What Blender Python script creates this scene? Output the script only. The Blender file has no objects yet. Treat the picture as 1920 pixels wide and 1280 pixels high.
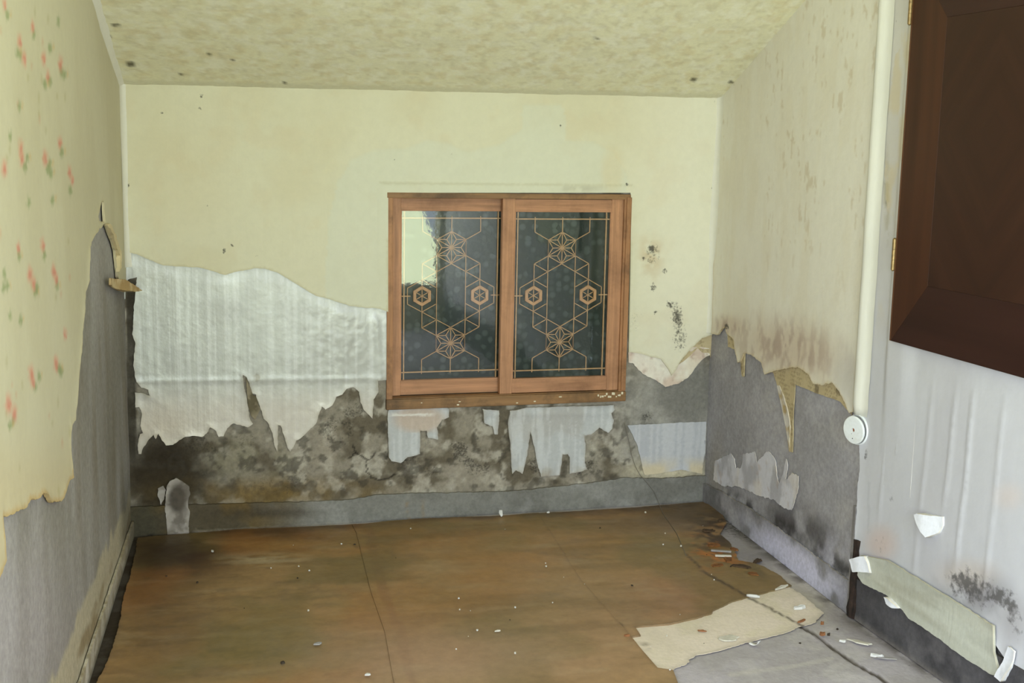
import bpy, bmesh, math, random
import numpy as np
from mathutils import Matrix, Vector
from mathutils.geometry import delaunay_2d_cdt
random.seed(7)
rng = np.random.default_rng(11)
SC = bpy.context.scene
COL = SC.collection

# ------------------------------------------------------------------ camera
FOC = 2300.0                      # focal length in pixels of a 1920 wide frame
def unit(v): return v / np.linalg.norm(v)
_y = unit(np.array([474 - 960, -(263 - 640), -FOC]))          # depth axis of the room, seen from the camera
_z = -np.array([702 - 960, -(16520 - 640), -FOC]); _z = unit(_z - _y * (_z @ unit(_y)))
_x = np.cross(_y, _z)
W = np.array([_x, _y, _z])
CAM = np.array([0.0, 0.0, 1.5])
cd = bpy.data.cameras.new('camera'); cam = bpy.data.objects.new('camera', cd); COL.objects.link(cam)
cd.sensor_width = 36.0; cd.lens = 36.0 * FOC / 1920.0; cd.clip_start = 0.02
M4 = Matrix([list(W[0]) + [CAM[0]], list(W[1]) + [CAM[1]], list(W[2]) + [CAM[2]], [0, 0, 0, 1]])
cam.matrix_world = M4
SC.camera = cam

# ------------------------------------------------------------------ light, world, exposure
world = bpy.data.worlds.new('world'); SC.world = world; world.use_nodes = True
bgn = world.node_tree.nodes['Background']
bgn.inputs[0].default_value = (0.72, 0.85, 1.0, 1); bgn.inputs[1].default_value = 4.0
def area(name, loc, sx, sy, aim, color, radiance):
    l = bpy.data.lights.new(name, 'AREA'); l.shape = 'RECTANGLE'; l.size = sx; l.size_y = sy
    l.color = color; l.energy = radiance * math.pi * sx * sy
    o = bpy.data.objects.new(name, l); COL.objects.link(o); o.location = loc
    o.rotation_euler = Vector(aim).to_track_quat('-Z', 'Y').to_euler()
    return o
OPX0, OPX1, OPZ0, OPZ1 = -0.30, 2.08, 0.36, 2.00              # the opening in the front wall
YF = -0.16
# sunlit meadow rising outside below eye level, open sky above it, both seen through that opening
area('meadow_bounce', ((OPX0 + OPX1) / 2, YF - 1.15, 0.55), OPX1 - OPX0 + 0.6, 2.4, (0, 0.5, 0.87), (0.89, 1.0, 0.44), 8.3)
area('sky_daylight', ((OPX0 + OPX1) / 2, YF - 1.15, 1.72), OPX1 - OPX0 + 0.6, 2.4, (0, 0.5, -0.87), (0.72, 0.76, 1.0), 7.4)
# the door in the left wall, beside the viewer
SDY0, SDY1, SDZ1 = 0.10, 1.55, 1.90
area('side_door_sky', (-0.474 - 0.55, (SDY0 + SDY1) / 2, 1.50), 2.2, 1.6, (0.6, 0.10, -0.8), (0.70, 0.72, 1.0), 8.6)
area('side_door_meadow', (-0.474 - 0.55, (SDY0 + SDY1) / 2, 0.40), 2.2, 1.2, (0.6, 0.10, 0.8), (0.90, 1.0, 0.46), 3.6)
vs = SC.view_settings
vs.view_transform = 'Standard'; vs.look = 'None'; vs.gamma = 1.0; vs.use_curve_mapping = False; vs.exposure = 0.0

# ------------------------------------------------------------------ small maths
def ray(p): return W @ np.array([p[0] - 960, -(p[1] - 640), -FOC]) / FOC
def floor_pt(p, h=0.0):
    d = ray(p); return CAM + d * ((h - CAM[2]) / d[2])
def proj(P):
    """pixel of world points (N,3)"""
    c = (np.asarray(P, float) - CAM) @ W
    zz = np.where(c[:, 2] < -0.05, c[:, 2], -0.05)
    return 960 - FOC * c[:, 0] / zz, 640 + FOC * c[:, 1] / zz
class Wall:
    """a vertical plane: s runs along its foot, z is up, n points into the room"""
    def __init__(self, a, b):
        self.o = np.array([a[0], a[1], 0.0]); d = np.array([b[0] - a[0], b[1] - a[1], 0.0])
        self.L = np.linalg.norm(d); self.u = d / self.L; self.n = np.array([self.u[1], -self.u[0], 0.0])
    def at(self, s, z, d=0.0):
        s = np.asarray(s, float); z = np.asarray(z, float); d = np.asarray(d, float) + 0 * s
        return self.o + s[..., None] * self.u + z[..., None] * np.array([0, 0, 1.0]) + d[..., None] * self.n
    def sz(self, p, off=0.0):
        d = ray(p); o = self.o + self.n * off
        P = CAM + d * (((o - CAM) @ self.n) / (d @ self.n)); return ((P - self.o) @ self.u, P[2])
class Ground:
    n = np.array([0, 0, 1.0])
    def at(self, s, z, d=0.0):
        s = np.asarray(s, float); z = np.asarray(z, float); d = np.asarray(d, float) + 0 * s
        return np.stack([s, z, d], -1)
    def sz(self, p, off=0.0):
        P = floor_pt(p, off); return (P[0], P[1])
BK = Wall(floor_pt((247, 1003)), floor_pt((1320, 937)))
LF = Wall(floor_pt((162, 1280)), floor_pt((247, 1008)))
RF = Wall(floor_pt((1322, 940)), floor_pt((1599, 1154)))
_e = RF.at(RF.L, 0)
NR = Wall(_e, _e + (floor_pt((1779, 1280)) - floor_pt((1605, 1158))))
FL = Ground()

def hash2(i, j, seed):
    h = (i.astype(np.int64) * 374761393 + j.astype(np.int64) * 668265263 + seed * 974634777) & 0xFFFFFFFF
    h = ((h ^ (h >> 13)) * 1274126177) & 0xFFFFFFFF
    return ((h ^ (h >> 16)) & 0xFFFF) / 65535.0
def vnoise(x, y, seed):
    xi = np.floor(x); yi = np.floor(y); fx = x - xi; fy = y - yi
    fx = fx * fx * (3 - 2 * fx); fy = fy * fy * (3 - 2 * fy)
    a = hash2(xi, yi, seed); b = hash2(xi + 1, yi, seed); c = hash2(xi, yi + 1, seed); d = hash2(xi + 1, yi + 1, seed)
    return (a * (1 - fx) + b * fx) * (1 - fy) + (c * (1 - fx) + d * fx) * fy
def fbm(x, y, scale, seed=0, octs=4, gain=0.5):
    """0..1 fractal noise; scale = cells per metre (or per pixel)"""
    t = 0; a = 1.0; n = 0.0
    x = np.asarray(x, float) * scale; y = np.asarray(y, float) * scale
    for k in range(octs):
        t = t + a * vnoise(x + 17.3 * k, y - 9.1 * k, seed + k * 31); n += a; a *= gain; x = x * 2.03; y = y * 2.03
    return t / n
def sst(a, b, x):
    t = np.clip((x - a) / (b - a), 0, 1); return t * t * (3 - 2 * t)
def blob(px, py, cx, cy, rx, ry, soft=0.6, rot=0.0):
    """1 inside an ellipse, soft edge; soft is the share of the radius that fades"""
    c, s = math.cos(rot), math.sin(rot); dx = px - cx; dy = py - cy
    r = np.sqrt(((dx * c + dy * s) / rx) ** 2 + ((-dx * s + dy * c) / ry) ** 2)
    return 1 - sst(1 - soft, 1.0 + soft * 0.5, r)
def segdist(px, py, pts):
    best = np.full(np.shape(px), 1e9)
    for (x0, y0), (x1, y1) in zip(pts[:-1], pts[1:]):
        dx, dy = x1 - x0, y1 - y0
        t = np.clip(((px - x0) * dx + (py - y0) * dy) / (dx * dx + dy * dy + 1e-12), 0, 1)
        best = np.minimum(best, np.hypot(px - x0 - t * dx, py - y0 - t * dy))
    return best
def yline(px, pts):
    return np.interp(px, [p[0] for p in pts], [p[1] for p in pts])
def lin(c):
    """sRGB 0..255 -> linear albedo"""
    c = np.array(c, float) / 255.0
    return np.where(c <= 0.04045, c / 12.92, ((c + 0.055) / 1.055) ** 2.4)
class Paint:
    """albedo and mould density of a set of surface points"""
    def __init__(self, s, z, px, py, dist=None):
        self.s, self.z, self.px, self.py = s, z, px, py
        self.dist = dist if dist is not None else np.full(len(s), 9.0)
        self.c = np.ones((len(s), 3)); self.mould = np.zeros(len(s))
    def fill(self, c): self.c[:] = lin(c)
    def mix(self, c, m):
        m = np.clip(m, 0, 1)[:, None]; self.c = self.c * (1 - m) + lin(c) * m
    def mul(self, k): self.c = self.c * k[:, None]
    def n(self, scale, seed, octs=4, sx=1.0, sy=1.0): return fbm(self.s * sx, self.z * sy, scale, seed, octs)
    def np_(self, scale, seed, octs=4): return fbm(self.px, self.py, scale, seed, octs)
    def b(self, *a, **k): return blob(self.px, self.py, *a, **k)

# ------------------------------------------------------------------ materials
def newmat(name):
    m = bpy.data.materials.new(name); m.use_nodes = True
    nt = m.node_tree; return m, nt, nt.nodes['Principled BSDF']
def nd(nt, t, **kw):
    n = nt.nodes.new(t)
    for k, v in kw.items(): setattr(n, k, v)
    return n
def painted(name, rough=0.8, grain=60, grain_amt=0.10, bump=0.15, bump_scale=120, streak=0.0, spec=0.3, mould_col=(0.012, 0.012, 0.010),
            rough_var=0.0, metal=0.0, bdist=0.004, mscale=95, mamt=0.85):
    """albedo from the mesh's own colour attribute, plus node noise for grain, mould specks and relief"""
    m, nt, p = newmat(name); L = nt.links.new
    tc = nd(nt, 'ShaderNodeTexCoord')
    at = nd(nt, 'ShaderNodeAttribute', attribute_name='col')
    mo = nd(nt, 'ShaderNodeAttribute', attribute_name='mould')
    g = nd(nt, 'ShaderNodeTexNoise'); g.inputs['Scale'].default_value = grain; g.inputs['Detail'].default_value = 6; g.inputs['Roughness'].default_value = 0.7
    L(tc.outputs['Object'], g.inputs['Vector'])
    mr = nd(nt, 'ShaderNodeMapRange'); mr.inputs[1].default_value = 0.25; mr.inputs[2].default_value = 0.75
    mr.inputs[3].default_value = 1 - grain_amt; mr.inputs[4].default_value = 1 + grain_amt
    L(g.outputs['Fac'], mr.inputs[0])
    mx = nd(nt, 'ShaderNodeMix', data_type='RGBA', blend_type='MULTIPLY'); mx.inputs[0].default_value = 1
    L(at.outputs['Color'], mx.inputs[6]); L(mr.outputs[0], mx.inputs[7])
    # mould: specks where noise + density passes a threshold
    n2 = nd(nt, 'ShaderNodeTexNoise'); n2.inputs['Scale'].default_value = mscale; n2.inputs['Detail'].default_value = 6; n2.inputs['Roughness'].default_value = 0.65
    L(tc.outputs['Object'], n2.inputs['Vector'])
    ad = nd(nt, 'ShaderNodeMath', operation='ADD'); L(n2.outputs['Fac'], ad.inputs[0]); L(mo.outputs['Fac'], ad.inputs[1])
    m2 = nd(nt, 'ShaderNodeMapRange'); m2.inputs[1].default_value = 0.92; m2.inputs[2].default_value = 1.12; m2.inputs[3].default_value = 0; m2.inputs[4].default_value = mamt
    L(ad.outputs[0], m2.inputs[0])
    mx2 = nd(nt, 'ShaderNodeMix', data_type='RGBA'); L(m2.outputs[0], mx2.inputs[0]); L(mx.outputs[2], mx2.inputs[6]); mx2.inputs[7].default_value = (*mould_col, 1)
    L(mx2.outputs[2], p.inputs['Base Color'])
    p.inputs['Roughness'].default_value = rough; p.inputs['Specular IOR Level'].default_value = spec; p.inputs['Metallic'].default_value = metal
    if rough_var:
        r = nd(nt, 'ShaderNodeMapRange'); r.inputs[1].default_value = 0.3; r.inputs[2].default_value = 0.7
        r.inputs[3].default_value = rough - rough_var; r.inputs[4].default_value = rough + rough_var
        g3 = nd(nt, 'ShaderNodeTexNoise'); g3.inputs['Scale'].default_value = 9; g3.inputs['Detail'].default_value = 5
        L(tc.outputs['Object'], g3.inputs['Vector']); L(g3.outputs['Fac'], r.inputs[0]); L(r.outputs[0], p.inputs['Roughness'])
    h = nd(nt, 'ShaderNodeTexNoise'); h.inputs['Scale'].default_value = bump_scale; h.inputs['Detail'].default_value = 5
    L(tc.outputs['Object'], h.inputs['Vector']); hsock = h.outputs['Fac']
    if streak:                                                   # long vertical ribs of wallpaper and foil
        mp = nd(nt, 'ShaderNodeMapping'); mp.inputs['Scale'].default_value = (70, 70, 1.2)
        L(tc.outputs['Object'], mp.inputs['Vector'])
        st = nd(nt, 'ShaderNodeTexNoise'); st.inputs['Scale'].default_value = 1.0; st.inputs['Detail'].default_value = 3
        L(mp.outputs[0], st.inputs['Vector'])
        ma = nd(nt, 'ShaderNodeMath', operation='MULTIPLY_ADD'); ma.inputs[1].default_value = streak
        L(st.outputs['Fac'], ma.inputs[0]); L(hsock, ma.inputs[2]); hsock = ma.outputs[0]
    bp = nd(nt, 'ShaderNodeBump'); bp.inputs['Strength'].default_value = bump; bp.inputs['Distance'].default_value = bdist
    L(hsock, bp.inputs['Height']); L(bp.outputs[0], p.inputs['Normal'])
    return m
def plain(name, rgb, rough=0.6, grain=40, amt=0.12, bump=0.1, metal=0.0, spec=0.4, stretch=(1, 1, 1), dark=None, dark_amt=0.5, dscale=4):
    """one colour with noise grain, optional darker patches"""
    m, nt, p = newmat(name); L = nt.links.new
    tc = nd(nt, 'ShaderNodeTexCoord'); mp = nd(nt, 'ShaderNodeMapping'); mp.inputs['Scale'].default_value = stretch
    L(tc.outputs['Object'], mp.inputs['Vector'])
    g = nd(nt, 'ShaderNodeTexNoise'); g.inputs['Scale'].default_value = grain; g.inputs['Detail'].default_value = 6; g.inputs['Roughness'].default_value = 0.65
    L(mp.outputs[0], g.inputs['Vector'])
    cr = nd(nt, 'ShaderNodeValToRGB'); c = lin(rgb)
    cr.color_ramp.elements[0].position = 0.3; cr.color_ramp.elements[1].position = 0.72
    cr.color_ramp.elements[0].color = (*np.clip(c * (1 - amt * 1.6), 0, 1), 1); cr.color_ramp.elements[1].color = (*np.clip(c * (1 + amt), 0, 1), 1)
    L(g.outputs['Fac'], cr.inputs[0]); out = cr.outputs[0]
    if dark is not None:
        d = nd(nt, 'ShaderNodeTexNoise'); d.inputs['Scale'].default_value = dscale; d.inputs['Detail'].default_value = 7; d.inputs['Roughness'].default_value = 0.7
        L(tc.outputs['Object'], d.inputs['Vector'])
        r = nd(nt, 'ShaderNodeMapRange'); r.inputs[1].default_value = 0.48; r.inputs[2].default_value = 0.72; r.inputs[3].default_value = 0; r.inputs[4].default_value = dark_amt
        L(d.outputs['Fac'], r.inputs[0])
        mx = nd(nt, 'ShaderNodeMix', data_type='RGBA'); L(r.outputs[0], mx.inputs[0]); L(out, mx.inputs[6]); mx.inputs[7].default_value = (*lin(dark), 1); out = mx.outputs[2]
    L(out, p.inputs['Base Color'])
    p.inputs['Roughness'].default_value = rough; p.inputs['Metallic'].default_value = metal; p.inputs['Specular IOR Level'].default_value = spec
    if bump:
        bp = nd(nt, 'ShaderNodeBump'); bp.inputs['Strength'].default_value = bump; bp.inputs['Distance'].default_value = 0.002
        L(g.outputs['Fac'], bp.inputs['Height']); L(bp.outputs[0], p.inputs['Normal'])
    return m
M_CONC = painted('bare_cement', mould_col=(.030, .027, .021), mamt=.7, mscale=130, rough=0.92, grain=55, grain_amt=0.24, bump=0.35, bump_scale=90, spec=0.15)
M_PAPER = painted('wallpaper', rough=0.75, grain=30, grain_amt=0.035, bump=0.13, bump_scale=60, streak=0.7, spec=0.25, mould_col=(.030, .028, .024))
M_PAPER_N = painted('wallpaper_near', rough=0.7, grain=26, grain_amt=0.03, bump=0.10, bump_scale=60, streak=0.5, spec=0.25, mould_col=(.085, .08, .078), mscale=48)
M_CEIL = painted('ceiling_paper', rough=0.85, grain=70, grain_amt=0.07, bump=0.18, bump_scale=70, spec=0.2)
M_FOIL = painted('pale_foil', rough=0.38, grain=35, grain_amt=0.05, bump=0.26, bump_scale=55, streak=0.8, spec=0.5, rough_var=0.06, metal=0.10)
M_SCRAP = painted('torn_backing_paper', rough=0.8, grain=70, grain_amt=0.08, bump=0.3, bump_scale=60, streak=0.7, spec=0.2)
M_VINYL = painted('oiled_floor_paper', mould_col=(.05, .04, .028), mamt=.6, mscale=150, rough=0.48, grain=30, grain_amt=0.16, bump=0.10, bump_scale=45, spec=0.45, rough_var=0.12)
M_FLOOR = painted('floor_screed', rough=0.9, grain=50, grain_amt=0.12, bump=0.35, bump_scale=80, spec=0.15)

# ------------------------------------------------------------------ mesh helpers
def tagp(o, label=None, cat=None, group=None, kind=None):
    if label: o['label'] = label
    if cat: o['category'] = cat
    if group: o['group'] = group
    if kind: o['kind'] = kind
    return o
def link(o, parent=None):
    COL.objects.link(o)
    if parent is not None:
        o.parent = parent
        o.matrix_parent_inverse = Matrix.Identity(4) if parent.type == 'MESH' and parent.matrix_world == Matrix.Identity(4) else parent.matrix_basis.inverted()
    return o
def meshobj(name, V, F, mat, parent=None, smooth=False):
    me = bpy.data.meshes.new(name); me.from_pydata([tuple(map(float, v)) for v in V], [], [tuple(int(i) for i in f) for f in F]); me.update()
    if mat: me.materials.append(mat)
    if smooth: me.polygons.foreach_set('use_smooth', [True] * len(me.polygons))
    return link(bpy.data.objects.new(name, me), parent)
def bmobj(name, bm, mat, parent=None, smooth=False):
    me = bpy.data.meshes.new(name); bmesh.ops.recalc_face_normals(bm, faces=bm.faces[:]); bm.to_mesh(me); bm.free()
    if mat: me.materials.append(mat)
    if smooth: me.polygons.foreach_set('use_smooth', [True] * len(me.polygons))
    return link(bpy.data.objects.new(name, me), parent)
def set_attr(me, rgb, mould):
    a = me.attributes.new('col', 'FLOAT_COLOR', 'POINT'); b = np.ones((len(rgb), 4), np.float32); b[:, :3] = np.clip(rgb, 0, 1)
    a.data.foreach_set('color', b.ravel())
    m = me.attributes.new('mould', 'FLOAT', 'POINT'); m.data.foreach_set('value', np.asarray(mould, np.float32))
def fast_mesh(name, V, F, nquad):
    """V (n,3), F (m,k) with k = 3 or 4"""
    me = bpy.data.meshes.new(name); F = np.asarray(F, np.int32); k = F.shape[1]
    me.vertices.add(len(V)); me.vertices.foreach_set('co', np.asarray(V, np.float32).ravel())
    me.loops.add(F.size); me.loops.foreach_set('vertex_index', F.ravel())
    me.polygons.add(len(F)); me.polygons.foreach_set('loop_start', np.arange(0, F.size, k, dtype=np.int32))
    me.update(calc_edges=True); me.validate()
    return me
def grid_surface(name, surf, ss, zs, mat, paint, relief=None, hole=None, parent=None, zmap=None):
    S, Z = np.meshgrid(np.asarray(ss), np.asarray(zs)); s = S.ravel(); z = Z.ravel()
    z3 = zmap(s, z) if zmap else z
    d0 = np.zeros_like(s)
    px, py = proj(surf.at(s, z3))
    if relief: d0 = relief(s, z, px, py)
    V = surf.at(s, z3, d0)
    P = Paint(s, z, px, py); paint(P)
    ns = len(ss); i, j = np.meshgrid(np.arange(ns - 1), np.arange(len(zs) - 1)); a = (j * ns + i).ravel()
    F = np.stack([a, a + 1, a + ns + 1, a + ns], 1)
    if hole:
        h0, h1, k0, k1 = hole; c = F.mean(1); cs = s[F].mean(1); cz = z[F].mean(1)
        F = F[~((cs > h0) & (cs < h1) & (cz > k0) & (cz < k1))]
    me = fast_mesh(name, V, F, 4); me.materials.append(mat); me.polygons.foreach_set('use_smooth', [True] * len(me.polygons))
    set_attr(me, P.c, P.mould)
    return link(bpy.data.objects.new(name, me), parent)
def steps(a, b, st, *extra):
    v = list(np.linspace(a, b, max(2, int(abs(b - a) / st) + 1))) + list(extra)
    return np.unique(np.round(v, 5))
def rough_outline(pts, seg, amp, seed):
    """pts: (s, z, jag) in metres; every edge broken into short pieces with torn jitter where jag is set"""
    r = random.Random(seed); out = []
    n = len(pts)
    for i in range(n):
        a, b = pts[i], pts[(i + 1) % n]; L = math.hypot(b[0] - a[0], b[1] - a[1]); jag = a[2]
        k = max(1, int(L / seg)) if jag else max(1, int(L / (seg * 3)))
        nx, ny = (-(b[1] - a[1]) / (L + 1e-9), (b[0] - a[0]) / (L + 1e-9)); w = 0.0
        for q in range(k):
            t = q / k; j = 0.0
            if jag and q: w = 0.55 * w + r.uniform(-1, 1) * amp; j = w * min(1, 4 * t * (1 - t) + 0.25)
            out.append((a[0] + (b[0] - a[0]) * t + nx * j, a[1] + (b[1] - a[1]) * t + ny * j))
    return out
def inside(x, y, loop):
    c = np.zeros(len(x), bool); n = len(loop)
    for i in range(n):
        (x0, y0), (x1, y1) = loop[i], loop[(i + 1) % n]
        if y0 == y1: continue
        m = ((y0 > y) != (y1 > y)) & (x < (x1 - x0) * (y - y0) / (y1 - y0) + x0); c ^= m
    return c
def sheet(name, parent, surf, outline, mat, paint, d=0.0022, step=0.014, seg=0.007, amp=0.0016, curl=0.0025, relief=None, seed=1,
          holes=(), px=True, base=0.0, off=0.0, curl_w=0.018):
    """a torn sheet lying on a surface: traced outline, torn edge jitter, thickness, edges lifting a little"""
    def conv(pl): return [(*(surf.sz(p[:2], off) if px else p[:2]), (p[2] if len(p) > 2 else 1)) for p in pl]
    loops = [rough_outline(conv(l), seg, amp, seed * 13 + k) for k, l in enumerate([outline] + list(holes))]
    pts = []; edges = []
    for lp in loops:
        b = len(pts); pts += lp; edges += [(b + i, b + (i + 1) % len(lp)) for i in range(len(lp))]
    A = np.array(pts); x0, y0 = A.min(0); x1, y1 = A.max(0)
    gx, gy = np.meshgrid(np.arange(x0, x1, step), np.arange(y0, y1, step)); gx = gx.ravel(); gy = gy.ravel()
    r = np.random.default_rng(seed); gx = gx + r.uniform(-.25, .25, len(gx)) * step; gy = gy + r.uniform(-.25, .25, len(gy)) * step
    def ins(x, y):
        m = inside(x, y, loops[0])
        for h in loops[1:]: m &= ~inside(x, y, h)
        return m
    def edist(x, y):
        best = np.full(len(x), 1e9)
        for lp in loops: best = np.minimum(best, segdist(x, y, lp + [lp[0]]))
        return best
    k = ins(gx, gy); gx = gx[k]; gy = gy[k]
    if len(gx):
        k = edist(gx, gy) > step * 0.45; gx = gx[k]; gy = gy[k]
    allp = [Vector(p) for p in pts] + [Vector(p) for p in zip(gx, gy)]
    vo, eo, fo, *_ = delaunay_2d_cdt(allp, edges, [], 0, 1e-7)
    V2 = np.array([(v.x, v.y) for v in vo]); F = np.array([f for f in fo if len(f) == 3], np.int64)
    c = V2[F].mean(1); F = F[ins(c[:, 0], c[:, 1])]
    ar = (V2[F[:, 1], 0] - V2[F[:, 0], 0]) * (V2[F[:, 2], 1] - V2[F[:, 0], 1]) - (V2[F[:, 2], 0] - V2[F[:, 0], 0]) * (V2[F[:, 1], 1] - V2[F[:, 0], 1])
    F[ar < 0] = F[ar < 0][:, ::-1]
    s, z = V2[:, 0], V2[:, 1]; dist = edist(s, z)
    X, Y = proj(surf.at(s, z, base))
    h = base + d + curl * np.exp(-dist / curl_w) * fbm(s, z, 14, seed + 5, 3) * 2
    if relief: h = h + relief(s, z, X, Y, dist)
    top = surf.at(s, z, h)
    # rim: the torn edge's thickness down to the wall
    e = np.concatenate([F[:, [0, 1]], F[:, [1, 2]], F[:, [2, 0]]]); key = np.sort(e, 1)
    _, idx, cnt = np.unique(key, axis=0, return_index=True, return_counts=True); be = e[idx[cnt == 1]]
    bv = np.unique(be); n0 = len(top); m1 = {v: n0 + i for i, v in enumerate(bv)}; m2 = {v: n0 + len(bv) + i for i, v in enumerate(bv)}
    low = np.maximum(h[bv] - 0.0022 - d * 0.5, base * 0 - 0.0004) if curl > 0.02 else np.full(len(bv), base - 0.0004)
    V = np.concatenate([top, top[bv], surf.at(s[bv], z[bv], low)])
    R = []
    for a, b in be: R += [(m1[a], m2[a], m2[b]), (m1[a], m2[b], m1[b])]
    P = Paint(s, z, X, Y, dist); paint(P)
    rgb = np.concatenate([P.c, P.c[bv] * 0.5 + 0.5 * lin((205, 190, 150)) * P.c[bv].mean(1, keepdims=True) / 0.5, P.c[bv]]); mo = np.concatenate([P.mould, P.mould[bv] * 0, P.mould[bv] * 0])
    allF = np.concatenate([F, np.array(R, np.int64)]) if len(R) else F
    me = fast_mesh(name, V, allF, 3); me.materials.append(mat); me.polygons.foreach_set('use_smooth', [True] * len(me.polygons))
    set_attr(me, rgb, mo)
    return link(bpy.data.objects.new(name, me), parent)
def box_bm(bm, lo, hi, bevel=0.0):
    r = bmesh.ops.create_cube(bm, size=1.0); v = r['verts']
    for q in v: q.co = Vector([lo[i] + (q.co[i] + 0.5) * (hi[i] - lo[i]) for i in range(3)])
    if bevel:
        es = list({e for q in v for e in q.link_edges}); bmesh.ops.bevel(bm, geom=es, offset=bevel, segments=2, affect='EDGES', profile=0.6)
    return bm
def tube_bm(bm, pts, r, n=8, cap=True):
    pts = [Vector(p) for p in pts]; rings = []
    for i, p in enumerate(pts):
        t = (pts[min(i + 1, len(pts) - 1)] - pts[max(i - 1, 0)]).normalized()
        a = t.orthogonal().normalized() if i == 0 else (rings_a - t * rings_a.dot(t)).normalized(); rings_a = a
        b = t.cross(a); rr = r[i] if isinstance(r, (list, tuple)) else r
        rings.append([bm.verts.new(p + (a * math.cos(2 * math.pi * k / n) + b * math.sin(2 * math.pi * k / n)) * rr) for k in range(n)])
    for q, w in zip(rings[:-1], rings[1:]):
        for k in range(n): bm.faces.new((q[k], q[(k + 1) % n], w[(k + 1) % n], w[k]))
    if cap: bm.faces.new(rings[0][::-1]); bm.faces.new(rings[-1])
    return bm
def wall_frame(surf, s, z, d=0.0):
    """matrix with x along the wall, y out of the wall, z up"""
    o = surf.at(s, z, d); u = surf.u; n = surf.n
    return Matrix([[u[0], n[0], 0, o[0]], [u[1], n[1], 0, o[1]], [u[2], n[2], 1, o[2]], [0, 0, 0, 1]])
def placed(bm, mat4): bmesh.ops.transform(bm, matrix=mat4, verts=bm.verts[:]); return bm

# ------------------------------------------------------------------ the room shell
def backY(x): return BK.o[1] + (x - BK.o[0]) * BK.u[1] / BK.u[0]
def ceil_z(x, y):
    t = np.clip((x + 0.474) / 2.36, -0.1, 1.3)
    return np.minimum(1.690 + 0.016 * t + (0.324 + 0.096 * t) * (backY(x) - y), 2.62)
WS0, WS1, WZ0, WZ1 = 0.984, 1.982, 0.458, 1.306               # window opening in the back wall

def paint_back_cement(P):
    x, y = P.px, P.py
    P.fill((138, 131, 117))
    P.mix((92, 84, 69), sst(.42, .62, P.n(13, 1, 6)) * .85)
    P.mix((176, 170, 156), sst(.52, .70, P.n(20, 2, 6)) * .75)
    P.mix((146, 144, 138), P.b(1265, 780, 120, 130, .5) * .8)            # smoother cement by the right corner
    P.mix((118, 116, 110), P.b(1290, 735, 60, 60, .3) * .8)
    P.mix((66, 59, 46), P.b(310, 900, 130, 120, .8) * (.55 + .45 * sst(.35, .6, P.n(10, 5))))
    P.mix((46, 39, 29), P.b(305, 865, 100, 55, .8) * .85); P.mix((58, 50, 36), P.b(300, 920, 70, 50, .9) * .7)
    P.mix((118, 97, 56), P.b(520, 925, 210, 32, .9) * sst(.3, .62, P.n(6, 9)) * .9)
    P.mix((134, 128, 108), P.b(470, 860, 95, 42, .8) * sst(.3, .6, P.n(12, 8)) * .75)
    P.mix((150, 142, 128), P.b(850, 880, 120, 45, .9) * sst(.4, .62, P.n(16, 12)) * .6)
    P.mix((152, 143, 128), P.b(600, 840, 60, 50, .9) * sst(.4, .62, P.n(16, 14)) * .6)
    P.mix((168, 163, 148), P.b(1150, 860, 80, 40, .9) * sst(.4, .62, P.n(12, 15)) * .6)
    P.mix((205, 195, 165), P.b(1255, 882, 85, 22, .9) * .8)
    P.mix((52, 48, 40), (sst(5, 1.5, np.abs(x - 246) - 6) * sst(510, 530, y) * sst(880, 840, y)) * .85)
    P.mix((62, 58, 50), sst(.56, .68, P.n(26, 21, 5)) * P.b(800, 850, 600, 100, .5) * .65)
    for pts in [[(655, 858), (668, 850), (690, 862), (705, 850)], [(690, 862), (688, 885), (700, 898), (718, 900), (742, 890)], [(668, 850), (662, 836)]]:
        P.mix((40, 37, 32), sst(2.4, .7, segdist(x + (P.np_(.2, 3) - .5) * 8, y + (P.np_(.2, 4) - .5) * 8, pts)) * .8)
    m = .30 * P.b(640, 790, 80, 70, .9) + .33 * P.b(850, 850, 190, 60, .8) + .22 * P.b(400, 830, 130, 40, .8) + .34 * P.b(1190, 778, 60, 22, .8) + .30 * P.b(1080, 880, 110, 40, .8)
    m += .14 * P.b(300, 870, 70, 60, .9) + .22 * P.b(520, 900, 150, 40, .9)
    P.mould = m * (.5 + 1.0 * sst(.35, .65, P.n(11, 33))) + .10
def relief_back(s, z, x, y):
    return -0.002 - .004 * sst(.45, .7, fbm(s, z, 18, 41)) * (z < .75) - .0015 * fbm(s, z, 60, 42)
wall_back = grid_surface('wall_back', BK, steps(-.04, 2.42, .006, WS0, WS1), steps(.8, 1.80, .02, WZ0, WZ1, *steps(-.02, .8, .005)), M_CONC, paint_back_cement, relief_back, hole=(WS0, WS1, WZ0, WZ1))
tagp(wall_back, 'mouldy bare cement back wall under torn wallpaper, holding the window', 'wall', kind='structure')

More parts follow.
